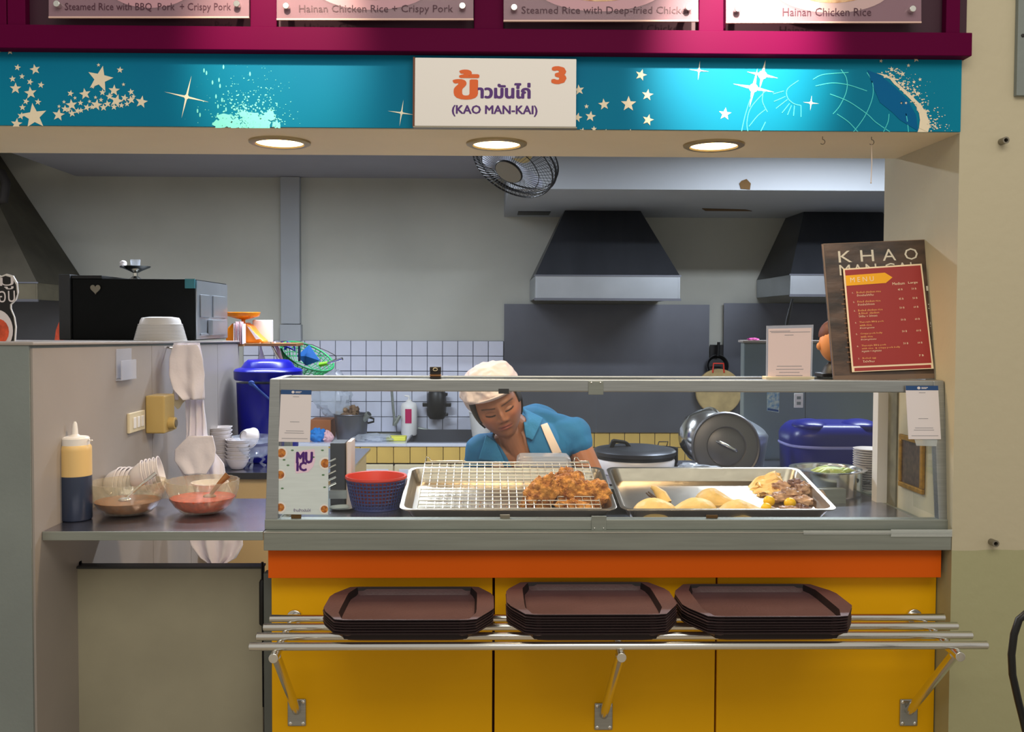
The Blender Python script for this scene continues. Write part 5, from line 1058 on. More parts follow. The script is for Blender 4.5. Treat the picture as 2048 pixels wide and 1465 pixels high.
# red and blue baskets
c = V3((X(752, 2.93), 2.93, zdk)); k = 2.93/FPX; Rr = 60*k
t = thing('blue_basket', 'round dark blue perforated plastic basket inside the case', 'basket', c)
Hb = .088
prof = [(Rr*.76, 0), (Rr*.84, Hb*.3), (Rr*.92, Hb*.7), (Rr*.97, Hb)]
mb = MB()
for i in range(46):
    a = 2*PI*i/46; mb.tube([c+V3((r*math.cos(a), r*math.sin(a), z)) for r, z in prof], .0022, 5)
mb.build('rib_wall', 'basket', t, smooth=60)
mb = MB()
for j in range(9):
    q = j/8; r = np.interp(q, [0, .3, .7, 1], [p[0] for p in prof]); mb.tube([c+V3((r*math.cos(a), r*math.sin(a), Hb*q+.002)) for a in [2*PI*i/46 for i in range(46)]], .0026 if j else .005, 5, closed=True)
mb.solid([(Rr*.74, .001), (Rr*.76, .004)], c, 36); mb.solid([(Rr*.75, .0), (Rr*.8, Hb*.2)], c, 36); mb.build('hoop_wall', 'basket', t, smooth=60)
t = thing('red_basket', 'orange-red basket nested inside the dark blue basket', 'basket', c+V3((0, 0, .01)))
mb = MB(); mb.lathe([(.0001, .009), (Rr*.72, .009), (Rr*.80, Hb*.4), (Rr*.88, Hb*.9), (Rr*1.0, Hb+.004), (Rr*1.03, Hb+.007), (Rr*1.02, Hb+.013), (Rr*.95, Hb+.012), (Rr*.86, Hb*.9), (Rr*.7, .012), (.0001, .012)], c, 44); mb.build('basket_wall', 'redp', t, smooth=40)
# knife box and books
bx_ = V3((X(676, 3.02), 3.02, zdk)); t = thing('knife_box', 'tall dark steel knife box at the left end of the case', 'knife box', bx_)
B(X(662, 3.0), X(692, 3.0), 2.98, 3.07, zdk, Z(885, 3.0, 680)).build('box', 'hood', t, bevel=.002)
B(X(660, 3.0), X(696, 3.0), 2.972, 2.98, Z(995, 3.0, 680), Z(978, 3.0, 680)).build('lower_lip', 'steel', t)
for i in range(5):
    a = at(657, 925+i*12, 2.955); b = at(672, 918+i*12, 2.955); s_ = MB(); s_.tube([a, b], .0035, 6); 
    tag(s_.build('wire_rack_bar', 'chrome', loc=a, smooth=60) if False else s_.build('slat', 'chrome', t, smooth=60))
t = thing('note_book', 'slim white notebook standing at right of the knife box', 'notebook', V3((X(698, 2.99), 2.99, zdk)))
B(X(695, 2.98), X(703, 2.98), 2.97, 3.06, zdk, Z(883, 2.98, 700)).build('cover', 'paper', t, bevel=.001); B(X(693, 2.98), X(695, 2.98), 2.975, 3.055, zdk, Z(886, 2.98, 700)).build('pages', 'strap', t)
t = thing('steel_dish', 'small flat steel dish on the deck below the knife box', 'dish', V3((X(690, 2.9), 2.90, zdk)))
mb = MB(); mb.lathe([(.0001, 0), (.03, 0), (.042, .008), (.04, .008), (.028, .002), (.0001, .002)], V3((X(684, 2.9), 2.90, zdk)), 28); mb.build('dish_body', 'chrome', t, smooth=50)
# baking trays
TH = math.radians(10.5)
def tray_T(cx): return Matrix.Translation((cx, 2.697, zs1+.003)) @ Matrix.Rotation(TH, 4, 'X')
def food_tray(cx, W, Dp, lab):
    T = tray_T(cx); t = thing('food_tray', lab, 'tray', T @ V3((0, Dp/2, 0)), 'steel food trays in the display case')
    H = .040; rings = []
    def ring(wx, y0, y1, z, r=.03): return [T @ V3((x, (y0+y1)/2+y, z)) for x, y in rrect(wx, (y1-y0)/2, r)]
    rings = [ring(W/2-.030, .028, Dp-.028, 0), ring(W/2-.012, .010, Dp-.010, H-.006), ring(W/2, 0, Dp, H-.003), ring(W/2+.001, -.001, Dp+.001, H), ring(W/2-.003, .003, Dp-.003, H+.0015), ring(W/2-.011, .011, Dp-.011, H), ring(W/2-.026, .030, Dp-.030, .0035), ring(W/2-.034, .036, Dp-.036, .002)]
    n = len(rings[0]); vs = [p for r in rings for p in r]; fs = [(i*n+k, i*n+(k+1) % n, (i+1)*n+(k+1) % n, (i+1)*n+k) for i in range(7) for k in range(n)]
    fs += [tuple(range(n-1, -1, -1)), tuple(7*n+k for k in range(n))]; mb = MB(); mb.add(vs, fs); mb.build('pan', 'traysteel', t, smooth=40); return T
cxl = (X(797, 2.69, 1030)+X(1237, 2.69, 1030))/2; cxr = (X(1240, 2.69, 1030)+X(1680, 2.69, 1030))/2; W = X(1237, 2.69, 1030)-X(797, 2.69, 1030)-.004
TL = food_tray(cxl, W, .37, 'shallow steel food tray with wire rack holding fried chicken'); TR = food_tray(cxr, W, .37, 'shallow steel food tray holding boiled chicken and offal')
wk = thing('wire_rack', 'square mesh wire cooling rack in the left steel tray', 'rack', TL @ V3((-.02, .18, .03)))
zr0 = lambda y: .030+.022*(y/.36)
mb = MB(); xr0, xr1 = -.262, .268; nx = 22; ny = 13; y0, y1 = .028, .375
for i in range(nx+1):
    x = xr0+(xr1-xr0)*i/nx; mb.tube([TL @ V3((x, y, zr0(y))) for y in (y0, y1)], .0014, 5)
for j in range(ny+1):
    y = y0+(y1-y0)*j/ny; mb.tube([TL @ V3((x, y, zr0(y)+.0022)) for x in (xr0, xr1)], .0014, 5)
mb.build('mesh_wires', mat('bright_wire', (232, 228, 220), .3, .8), wk, smooth=60)
mb = MB(); fr = [(xr0, y0), (xr1, y0), (xr1, y1), (xr0, y1)]; mb.tube([TL @ V3((x, y, zr0(y))) for x, y in fr], .0022, 6, closed=True)
for x in (xr0, xr1-.05):
    mb.tube([TL @ V3(p) for p in ((x, y1, zr0(y1)), (x+.004, y1+.004, zr0(y1)+.018), (x+.012, y1+.004, zr0(y1)+.016), (x+.02, y1, zr0(y1)+.006), (x+.13 if x < 0 else x+.05, y1, zr0(y1)+.006))], .0018, 6)
mb.build('border_wire', 'chrome', wk, smooth=60)
# fried chicken
def lump(parentless, c, r, rot, lab, seed, m_, amp=.28, nu=64, nv=44, f1=2.0, f2=6.5, cat='fried chicken', name='fried_chicken', grp=None, shape=None, f3=20):
    R_ = Matrix.Rotation(rot[0], 3, 'X') @ Matrix.Rotation(rot[1], 3, 'Y') @ Matrix.Rotation(rot[2], 3, 'Z'); sd = V3((seed, seed*2, 0))
    def f(p, d):
        if shape: p = shape(p, d)
        q = 1+amp*noise.noise(d*f1+sd)+amp*.55*noise.noise(d*f2+sd)+amp*.42*abs(noise.noise(d*f3+sd))
        return R_ @ (p*q)
    mb = MB(); mb.sphere(c, r, nu, nv, fn=f); return tag(mb.build(name, m_, smooth=70, loc=c), lab, cat, grp)
def onpx(px, py, D): return at(px, py, D)
G = 'fried chicken pieces on the wire rack'
lump(0, onpx(1080, 992, 2.81), (.042, .038, .064), (0, .62, 0), 'craggy fried chicken piece at the left of the pile, leaning', 3, 'fried', grp=G, amp=.28)
lump(0, onpx(1138, 990, 2.84), (.056, .045, .062), (0, .2, 0), 'largest craggy fried chicken piece in the middle of the pile', 8, 'fried', grp=G, amp=.28)
lump(0, onpx(1135, 966, 2.90), (.046, .038, .042), (0, -.3, 0), 'fried chicken piece topping the pile at its rear', 12, 'fried', grp=G, amp=.28)
lump(0, onpx(1190, 996, 2.83), (.046, .040, .050), (0, -.25, 0), 'fried chicken piece at the right of the pile', 17, 'fried', grp=G, amp=.28)
lump(0, onpx(1152, 1016, 2.765), (.050, .024, .020), (0, .1, 0), 'small fried chicken wing lying low in front of the pile', 23, 'fried', grp=G, amp=.36)
cr = MB()
for i in range(70):
    x = random.gauss(-.0, .13); y = random.uniform(.05, .16); 
    if abs(x) < .27: cr.sphere(TL @ V3((x, y, .0045)), (random.uniform(.001, .003), random.uniform(.001, .003), .0012), 6, 4)
tag(cr.build('batter_crumbs', 'fried', smooth=60, loc=TL @ V3((0, .1, .004))), 'scattered batter crumbs on the tray floor under the rack', 'crumbs', kind='stuff')
# boiled chicken
dome = lambda p, d: V3((p.x, p.y, p.z if p.z > 0 else p.z*.25))
def tail(k_): return lambda p, d: V3((p.x*(1+.35*max(0, k_*d.x)), p.y*(1-.35*max(0, k_*d.x)), (p.z if p.z > 0 else p.z*.25)*(1-.5*max(0, k_*d.x))))
GB = 'boiled chicken pieces in the right steel tray'
def bz(px, py, D): return at(px, py, D)
lump(0, bz(1308, 1027, 2.76), (.063, .05, .044), (TH, 0, .1), 'pale boiled chicken breast at the left end of the front row', 31, 'boiled', amp=.06, cat='boiled chicken', name='boiled_chicken', grp=GB, shape=dome, f1=1.3, f2=3, f3=5)
lump(0, bz(1392, 1026, 2.77), (.060, .05, .044), (TH, 0, 0), 'pale boiled chicken breast in the middle of the front row', 37, 'boiled', amp=.06, cat='boiled chicken', name='boiled_chicken', grp=GB, shape=tail(-.6), f1=1.3, f2=3, f3=5)
lump(0, bz(1428, 1010, 2.87), (.058, .045, .050), (TH, 0, -.3), 'boiled chicken leg quarter behind the front row', 41, 'boiled', amp=.07, cat='boiled chicken', name='boiled_chicken', grp=GB, shape=tail(.9), f1=1.3, f2=3, f3=5)
lump(0, bz(1480, 1029, 2.76), (.062, .05, .042), (TH, 0, 0), 'boiled chicken half with a long tapering end in front of the offal', 45, 'boiled', amp=.06, cat='boiled chicken', name='boiled_chicken', grp=GB, shape=tail(1.0), f1=1.3, f2=3, f3=5)
t = thing('chicken_wing_tip', 'pale chicken wing tip standing behind the left breast', 'chicken wing', bz(1318, 1000, 2.86))
mb = MB(); mb.tube([bz(1330, 1008, 2.85), bz(1322, 990, 2.86), bz(1310, 978, 2.87), bz(1302, 974, 2.87)], [.022, .018, .010, .004], 14); mb.build('wing', 'boiled', t, smooth=60)
mb = MB(); mb.tube([bz(1296, 984, 2.86), bz(1310, 996, 2.855), bz(1325, 1000, 2.85)], [.002, .004, .003], 8); mb.tube([bz(1292, 986, 2.86), bz(1298, 992, 2.86), bz(1312, 998, 2.85)], [.002, .003, .003], 8); mb.build('dark_tip', 'darkbone', t, smooth=60)
# chicken skin fold, offal, yolks, feet
mb = MB(); P_ = [[(1482, 985), (1520, 952), (1551, 942), (1560, 950)], [(1490, 990), (1520, 970), (1550, 960), (1568, 965)], [(1505, 994), (1530, 985), (1552, 980), (1572, 975)], [(1520, 996), (1535, 992), (1552, 988), (1570, 982)]]
DD = [2.98, 2.95, 2.92, 2.90]; vs = []; n = 28
from math import floor
for j in range(n+1):
    for i in range(n+1):
        v = j/n*3; u = i/n*3; a = min(2, int(v)); b = min(2, int(u)); fv = v-a; fu = u-b
        q = lambda r, c: V3((P_[r][c][0], P_[r][c][1], 0))
        p = (q(a, b)*(1-fu)+q(a, b+1)*fu)*(1-fv)+(q(a+1, b)*(1-fu)+q(a+1, b+1)*fu)*fv; D = DD[a]*(1-fv)+DD[a+1]*fv
        w_ = at(p.x, p.y, D); w_.y += .014*noise.noise((u*1.6, v*2.2, 3)); w_.z += .008*noise.noise((u*2, v*3, 9)); vs.append(w_)
mb.add(vs, [(j*(n+1)+i, j*(n+1)+i+1, (j+1)*(n+1)+i+1, (j+1)*(n+1)+i) for j in range(n) for i in range(n)]); o = mb.build('chicken_skin', 'skinp', smooth=70, loc=at(1525, 985, 2.93)); o.modifiers.new('s', 'SOLIDIFY').thickness = .012; tag(o, 'folded sheet of yellow chicken skin at the back of the right tray', 'chicken skin')
of = []
def off(px, py, D, r, lab, m_, seed, rot=(0, 0, 0), amp=.45): lump(0, at(px, py, D), r, rot, lab, seed, m_, amp=amp, nu=30, nv=20, cat='offal', name='offal_piece', grp='boiled offal heap in the right tray', f1=2.2, f2=5, f3=9)
off(1566, 975, 2.93, (.030, .02, .018), 'pinkish offal piece touching the folded skin', 'offal', 51)
off(1590, 968, 2.93, (.026, .02, .014), 'dark curled liver piece at the top of the offal heap', 'offald', 52)
off(1606, 982, 2.90, (.030, .022, .020), 'pale ridged offal piece right of the dark liver', 'offal', 53, amp=.6)
off(1580, 990, 2.88, (.032, .02, .018), 'mottled offal piece in the middle of the heap', 'offal', 54, amp=.6)
off(1556, 996, 2.86, (.028, .02, .016), 'offal piece just behind the egg yolks', 'offal', 55)
off(1604, 1004, 2.84, (.034, .022, .016), 'offal piece right of the egg yolks', 'offal', 56, amp=.6)
off(1602, 1020, 2.78, (.026, .018, .014), 'dark liver piece at the front right of the heap', 'offald', 57)
off(1578, 1022, 2.77, (.030, .018, .014), 'greyish offal piece in front of the yolks', 'offal', 58)
off(1632, 1026, 2.76, (.020, .014, .010), 'small pink offal scrap by the right tray wall', 'boiled', 59)
mb = MB(); mb.tube([at(1640, 984, 2.88), at(1645, 992, 2.87), at(1636, 1000, 2.86), at(1618, 1008, 2.85), at(1600, 1014, 2.84)], [.010, .013, .011, .010, .010], 14); tag(mb.build('chicken_neck', 'bone', smooth=60, loc=at(1630, 1000, 2.86)), 'curved grey chicken neck along the right side of the offal', 'chicken neck')
mb = MB(); mb.tube([at(1540, 1018, 2.79), at(1556, 1024, 2.78), at(1572, 1028, 2.77)], [.009, .008, .011], 12); tag(mb.build('chicken_foot', 'bone', smooth=60, loc=at(1556, 1022, 2.78)), 'short pale chicken foot lying below the egg yolks', 'chicken foot')
for (px, py, D, r, lab) in ((1538, 1003, 2.82, .0175, 'upper egg yolk of the touching pair at left'), (1533, 1017, 2.795, .0165, 'lower egg yolk of the touching pair at left'), (1580, 1007, 2.80, .0175, 'single egg yolk right of the yolk pair')):
    c = at(px, py, D); mb = MB(); mb.sphere(c, (r, r, r*.95), 24, 16); tag(mb.build('egg_yolk', 'yolk', smooth=80, loc=c), lab+' on the offal', 'egg yolk', 'egg yolks on the offal')
# clear clamshell lid
cc = V3((X(1088, 3.09), 3.10, 0)); z0 = Z(943, 3.06, 1085); t = thing('clear_food_box', 'clear plastic takeaway box behind the fried chicken', 'food box', V3((cc.x, 3.1, z0)))
rg = []
def rr(wx, wy, z, r): return [V3((cc.x+x, 3.10+y, z)) for x, y in rrect(wx, wy, r)]
L = [rr(.096, .06, z0, .02), rr(.096, .06, z0+.004, .02), rr(.090, .054, z0+.005, .02), rr(.086, .05, z0+.040, .018), rr(.078, .043, z0+.048, .015)]
n = len(L[0]); mb = MB(); mb.add([p for q in L for p in q], [(i*n+k_, i*n+(k_+1) % n, (i+1)*n+(k_+1) % n, (i+1)*n+k_) for i in range(4) for k_ in range(n)]+[tuple(4*n+k_ for k_ in range(n))]); mb.build('lid', 'clear', t, smooth=40)
mb = MB(); mb.add([p for q in (rr(.07, .04, z0-.030, .02), rr(.094, .058, z0-.001, .02), rr(.097, .061, z0-.0005, .02)) for p in q], [(i*n+k_, i*n+(k_+1) % n, (i+1)*n+(k_+1) % n, (i+1)*n+k_) for i in range(2) for k_ in range(n)]+[tuple(range(n-1, -1, -1))]); mb.build('box_base', 'clear', t, smooth=40)
# steel pot of vegetables and plates at right
c = V3((X(1660, 3.16), 3.17, zdk)); k = 3.17/FPX; RP = 66*k
t = thing('steel_pot', 'round steel pot with wide flanged rim holding green vegetables', 'pot', c); HP = Z(938, 3.17, 1660)-zdk
mb = MB(); mb.lathe([(.0001, 0), (RP*.96, 0), (RP, .006), (RP, HP-.004), (RP*1.14, HP), (RP*1.15, HP+.003), (RP*1.0, HP+.002), (RP*.97, HP-.005), (RP*.96, HP*.5), (RP*.9, HP*.45)], c, 44); mb.build('pot_wall', 'chrome', t, smooth=40)
mb = MB(); mb.tube([c+V3((RP*.8, -RP*.75, HP-.035)), c+V3((RP*.95, -RP*.8, HP-.03)), c+V3((RP*1.0, -RP*.65, HP-.035))], .005, 8); mb.build('lug', 'darkgrey', t, smooth=50)
mb = MB(); mb.solid([(RP*.93, HP*.6), (RP*.93, HP-.012)], c, 30); mb.build('liquid', 'darksteel', t)
mb = MB()
for i in range(16):
    a = random.uniform(0, 2*PI); q = random.uniform(0, .6)*RP; p0 = c+V3((q*math.cos(a)+.01, q*math.sin(a), HP-.012+random.uniform(0, .006))); b = random.uniform(-.5, .5); d = V3((math.cos(b), math.sin(b), random.uniform(-.1, .25)))*.03
    mb.tube([p0-d, p0+V3((0, 0, .004)), p0+d], [.004, .010, .003], 8)
mb.sphere(c+V3((.005, -.01, HP-.006)), (.05, .03, .015), 18, 10)
tag(mb.build('cut_vegetables', 'veg', smooth=60, loc=c+V3((0, 0, HP))), 'pale green cut vegetables in the steel pot', 'vegetables', kind='stuff')
me = None; pc_ = V3((X(1745, 3.22), 3.235, 0)); npl = 18
for i in range(npl):
    z = zdk+i*(Z(900, 3.2, 1740)-zdk-.01)/(npl-1)
    if me is None:
        mb = MB(); mb.lathe([(.0001, 0), (.032, 0), (.036, .002), (.055, .0095), (.0555, .0105), (.053, .0105), (.034, .004), (.0001, .003)], (0, 0, 0), 36); me = mb.build('small_plate', 'whitec', smooth=40); o = me
    else: o = me.copy(); C.objects.link(o)
    o.location = (pc_.x, pc_.y, z); tag(o, f'small white plate in the tall stack right of the steel pot, {"topmost" if i == npl-1 else ("lowest" if i == 0 else POS[i]+" from bottom")}', 'plate', 'white plates stacked right of the steel pot')
# framed picture on the right jamb
xj = 1.2925; da, db_ = 2.765, 2.925; zp0, zp1 = Z(978, 2.87, 1838), Z(872, 2.87, 1838)
t = thing('framed_picture', 'small gold framed picture on the right jamb inside the case', 'picture', (xj, 2.87, zp0))
fw_ = .016
for (a, b, c_, d) in ((da, db_, zp0, zp0+fw_), (da, db_, zp1-fw_, zp1), (da, da+fw_, zp0+fw_, zp1-fw_), (db_-fw_, db_, zp0+fw_, zp1-fw_)): B(xj-.012, xj, a, b, c_, d).build('frame_bar', 'gold', t, bevel=.003)
B(xj-.006, xj, da+fw_, db_-fw_, zp0+fw_, zp1-fw_).build('picture_print', 'pic', t)
# ================================================================== RIGHT WALL FITTINGS
for px, py, lab in ((2002, 284, 'upper metal spacer stub on the right column'), (1982, 1084, 'lower metal spacer stub on the right column')):
    a = at(px, py, 2.6); t = thing('spacer_stub', lab, 'spacer', a, 'metal spacer stubs on the right column'); mb = MB(); mb.lathe([(.009, 0), (.0095, -.026), (.0055, -.026), (.0055, -.005)], (0, 0, 0), 18, T=Matrix.Translation(a) @ Matrix.Rotation(-PI/2, 4, 'X')); mb.build('sleeve', 'silver', t, smooth=40)
    mb = MB(); mb.cyl(a+V3((0, -.012, 0)), a+V3((0, -.010, 0)), .0056, n=14); mb.build('bore', 'ink', t)
t = thing('wall_plate', 'grey panel edge at the top right corner', 'panel', at(2060, 190, 2.58)); B(X(2037, 2.58, 100), 1.9, 2.585, 2.60, Z(190, 2.58, 2040), 2.6).build('sheet', 'greypaint', t, bevel=.001); a = at(2046, 71, 2.584); mb = MB(); mb.sphere(a, (.005, .002, .005), 10, 6); mb.build('screw', 'ink', t)
cq = thing('metal_chair', 'black tubular chair back at the lower right corner', 'chair', V3((X(2060, 2.2, 1400), 2.2, 0)))
pts = [(2052, 1228), (2038, 1240), (2028, 1270), (2023, 1310), (2025, 1350), (2036, 1400), (2046, 1440), (2060, 1500)]
mb = MB(); P_ = [at(x, y, 2.2) for x, y in pts]; P_ = [V3((P_[0].x+.33, 2.2, P_[0].z)), V3((P_[0].x+.05, 2.2, P_[0].z+.012))]+P_; last = P_[-1]; P_ += [V3((last.x+.02, 2.18, 0.002))]; mb.tube(P_, .0085, 12); mb.build('back_frame', 'black', cq, smooth=70)
mb = MB(); mb.tube([V3((last.x+.34, 2.2, last.z+.33)), V3((last.x+.33, 2.2, last.z)), V3((last.x+.33, 2.18, .002))], .0085, 12); mb.build('rear_leg', 'black', cq, smooth=60)
mb = MB(); mb.box(last.x+.03, last.x+.32, 1.82, 2.19, .42, .45); mb.build('seat', 'black', cq, bevel=.01)
for x in (last.x+.04, last.x+.30): mb = MB(); mb.cyl((x, 1.84, .42), (x, 1.82, .002), .0085); mb.build('leg', 'black', cq, smooth=60)
# ================================================================== THE COOK
def remesh(mb, voxel, smooth_it, mats, name, parent=None, loc=None, sf=.5):
    o = mb.build('tmp', mats[0], merge=False); r = o.modifiers.new('r', 'REMESH'); r.mode = 'VOXEL'; r.voxel_size = voxel; r.use_smooth_shade = True
    if smooth_it: s = o.modifiers.new('s', 'SMOOTH'); s.iterations = smooth_it; s.factor = sf
    dg = bpy.context.evaluated_depsgraph_get(); me = bpy.data.meshes.new_from_object(o.evaluated_get(dg)); bpy.data.objects.remove(o)
    me.name = name; me.materials.clear()
    for m_ in mats: me.materials.append(M[m_] if isinstance(m_, str) else m_)
    ob = bpy.data.objects.new(name, me); C.objects.link(ob)
    org = ORG[parent.as_pointer()] if parent else V3(loc); me.transform(Matrix.Translation(-org)); me.shade_smooth()
    if parent: ob.parent = parent
    else: ob.location = org
    ORG[ob.as_pointer()] = org; return ob
def gs(a, s): return math.exp(-(a/s)**2)
# head frame
Fd = V3((.10, -.96, -.20)).normalized(); Yh = -Fd; Uh = V3((-.36, 0, .93)); Uh = (Uh-Fd*Uh.dot(Fd)).normalized(); Xh = Yh.cross(Uh).normalized()
eye = at(999.5, 823.6, 3.235)
Rh = Matrix((Xh, Yh, Uh)).transposed()
HS = 1.13
hcen = eye - Rh @ V3((0, -.087*HS, 0))
TH_ = Matrix.Translation(hcen) @ Rh.to_4x4() @ Matrix.Scale(HS, 4)
EX, EZ = .0305, .0
def headfn(p, d):
    x, y, z = p
    if z < -.01:
        t = min(1, (-.01-z)/.105); x *= 1-.30*t**1.5
        if y > 0: y *= 1-.45*t
        else: y *= 1-.06*t
    if y < 0:
        y *= .965
        g = lambda x0, z0, sx_, sz_: gs(x-x0, sx_)*gs(z-z0, sz_)
        f = 0
        f += .0075*g(0, .002, .0075, .016)+.013*g(0, -.014, .008, .013)+.013*g(0, -.028, .0105, .009)
        for s in (-1, 1):
            f += .0062*g(s*.0125, -.031, .0065, .006)
            f -= .0085*g(s*EX, EZ+.002, .015, .010); f += .0065*g(s*EX, EZ-.001, .0125, .0065)
            f += .0045*g(s*.028, .021, .018, .006)
            f += .006*g(s*.042, -.022, .018, .018)
            f -= .002*g(s*.022, -.052, .006, .010)
        f += .0062*g(0, -.0505, .017, .0042)+.0075*g(0, -.0605, .0145, .0045)-.0045*g(0, -.0552, .02, .0018)-.003*g(0, -.0705, .016, .004)
        f += .008*g(0, -.092, .02, .014)
        f += .003*g(0, .05, .05, .025)
        y -= f*min(1, -d.y*1.6)
    return V3((x, y, z))
LS, RS = V3((.315, 3.47, 1.072)), V3((-.015, 3.40, 1.015)); chest = V3((.14, 3.46, 1.025)); waist = V3((.17, 3.66, .98)); pel = V3((.19, 3.84, .93))
LE, LH = V3((.398, 3.43, .89)), V3((.27, 3.27, .93)); RE, RH_ = V3((-.045, 3.45, .85)), V3((.03, 3.27, .925))
body = MB()
body.sphere((0, 0, 0), (.0745, .096, .116), 120, 100, T=TH_, fn=headfn)
for s in (-1, 1): body.sphere((s*.076, .012, -.008), (.009, .017, .028), 16, 12, T=TH_ @ Matrix.Rotation(s*.25, 4, 'Z'))
nb = TH_ @ V3((0, .035, -.06)); nk = V3((.125, 3.44, 1.07))
body.capsule(nb, nk, .054, .060, 24); body.capsule(TH_ @ V3((0, .0, -.080)), V3((.125, 3.380, .985)), .038, .042, 20)
body.capsule(RS, LS, .055, .055, 20); body.capsule(chest, waist, .115, .115, 28); body.capsule(V3((.08, 3.42, 1.0)), V3((.2, 3.44, 1.03)), .085, .085, 24); body.capsule(waist, pel, .12, .135, 28)
def arm(sh, el, ha, fingers_dir):
    body.capsule(sh, el, .050, .044, 18); body.capsule(el, ha, .037, .024, 18)
    d = (ha-el).normalized(); d = V3((d.x, d.y, 0)).normalized(); side = V3((d.y, -d.x, 0)); pal = ha+d*.045
    body.capsule(ha, pal, .024, .022, 14); 
    for q, (o_, L) in enumerate(((-.03, .062), (-.011, .072), (.009, .068), (.027, .054))):
        b = pal+d*.02+side*o_; m1 = b+d*L*.45+V3((0, 0, .006)); e_ = b+d*L+V3((0, 0, -.010))
        body.capsule(pal+side*o_*.7, b, .010, .0095, 10); body.capsule(b, m1, .0095, .0085, 10); body.capsule(m1, e_, .0085, .0072, 10)
    th = ha+d*.02+side*(.026*fingers_dir); body.capsule(th, th+d*.03+side*(.022*fingers_dir), .012, .010, 10); body.capsule(th+d*.03+side*(.022*fingers_dir), th+d*.055+side*(.026*fingers_dir), .010, .008, 10)
arm(LS, LE, LH, -1); arm(RS, RE, RH_, 1)
for s in (-1, 1):
    hp = pel+V3((s*.08, .0, -.05)); kn = V3((pel.x+s*.10, 3.80, .48)); an = V3((pel.x+s*.11, 3.86, .09))
    body.capsule(hp, kn, .085, .055, 18); body.capsule(kn, an, .052, .036, 16); body.capsule(an+V3((0, .02, -.045)), an+V3((0, -.14, -.058)), .035, .028, 14)
skin = bpy.data.materials.new('skin_with_face_colour'); skin.use_nodes = True; nt = skin.node_tree; bs = nt.nodes['Principled BSDF']
at_ = nt.nodes.new('ShaderNodeAttribute'); at_.attribute_name = 'face_colour'; nt.links.new(at_.outputs['Color'], bs.inputs['Base Color']); bs.inputs['Roughness'].default_value = .42
bs.inputs['Subsurface Weight'].default_value = .12; bs.inputs['Subsurface Radius'].default_value = (.012, .005, .003); bs.inputs['Subsurface Scale'].default_value = .5
cook = thing('person', 'woman in blue shirt and white cap bending over the food trays', 'person', (pel.x, 3.82, 0))
bo = remesh(body, .0023, 2, [skin], 'body', cook, sf=.4)
me = bo.data; n = len(me.vertices); co = np.empty(n*3, np.float32); me.vertices.foreach_get('co', co); co = co.reshape(-1, 3)+np.array(ORG[cook.as_pointer()])
Ri = np.array(Rh); lc = (co-np.array(hcen)) @ Ri / HS     # local head coordinates
base = np.array(lin((162, 108, 78))); colr = np.tile(base, (n, 1))
x, y, z = lc[:, 0], lc[:, 1], lc[:, 2]; front = (y < -.03) & (np.abs(x) < .08) & (np.abs(z) < .13)
def blend(mask, c, a=1):
    m_ = np.clip(mask*front*a, 0, 1)[:, None]; colr[:] = colr*(1-m_)+np.array(lin(c))*m_
G_ = lambda x0, z0, sx_, sz_: np.exp(-((x-x0)/sx_)**2-((z-z0)/sz_)**2)
for s in (-1, 1):
    blend(G_(s*.042, -.024, .022, .02), (196, 110, 84), .35)
    blend(G_(s*EX, EZ+.004, .018, .009), (140, 88, 64), .45)
    xx = (x-s*EX)*s
    brow = np.clip(1.3-np.abs(z-(.0185+.003*np.clip(xx/.02, -1, 1)-.0035*np.clip(xx/.02, 0, 1.4)**2))/.0030, 0, 1)*np.clip((.023-np.abs(xx))/.004, 0, 1); blend(brow, (58, 38, 30), .85)
    lash = np.clip(1.5-np.abs(z-(EZ-.0040-.0030*(1-(xx/.0155)**2)*.8+.0035*(xx/.0155)*.4))/.0024, 0, 1)*np.clip((.0165-np.abs(xx))/.003, 0, 1); blend(lash, (14, 8, 8), 1)
    crease = np.clip(1.2-np.abs(z-(EZ+.0055-.0035*(xx/.0155)**2))/.0016, 0, 1)*np.clip((.016-np.abs(xx))/.003, 0, 1); blend(crease, (110, 66, 48), .6)
    blend(G_(s*.0085, -.0375, .0042, .0024), (50, 24, 18), .9)
    blend(np.clip(1-np.abs(z-(-.040-(np.abs(x)-.016)*.9))/.0025, 0, 1)*((x*s > .016) & (x*s < .034)), (140, 84, 62), .35)
lip = np.clip(1.4-((x/.0235)**2+((z+.0555)/.0105)**2)*1.1, 0, 1); blend(lip, (168, 84, 74), .75)
blend(np.clip(1.4-np.abs(z+.0555-.0012*np.cos(x*200))/.0014, 0, 1)*(np.abs(x) < .0225), (90, 36, 32), .8)
ca = me.color_attributes.new('face_colour', 'FLOAT_COLOR', 'POINT'); buf = np.ones((n, 4), np.float32); buf[:, :3] = colr; ca.data.foreach_set('color', buf.ravel())
# hair
hm = MB(); hm.sphere((0, .012, .008), (.083, .100, .112), 60, 44, T=TH_)
nv_, nu_ = 44, 60; keep = []
inv = TH_.inverted()
for f in hm.f:
    c = inv @ (sum((hm.v[i] for i in f), V3())/4)
    sidez = -.028 if abs(c.x) > .045 else .045
    if (c.y > .0 and c.z > -.065) or (c.z > .036 and c.z < .07 and c.y > -.02) or (abs(c.x) > .060 and c.y > -.045 and c.z > (-.030 if c.x < 0 else -.004)): keep.append(f)
hm.f = keep; ho = hm.build('hair', 'hair', cook, smooth=80); s = ho.modifiers.new('s', 'SOLIDIFY'); s.thickness = .006; s.offset = -1
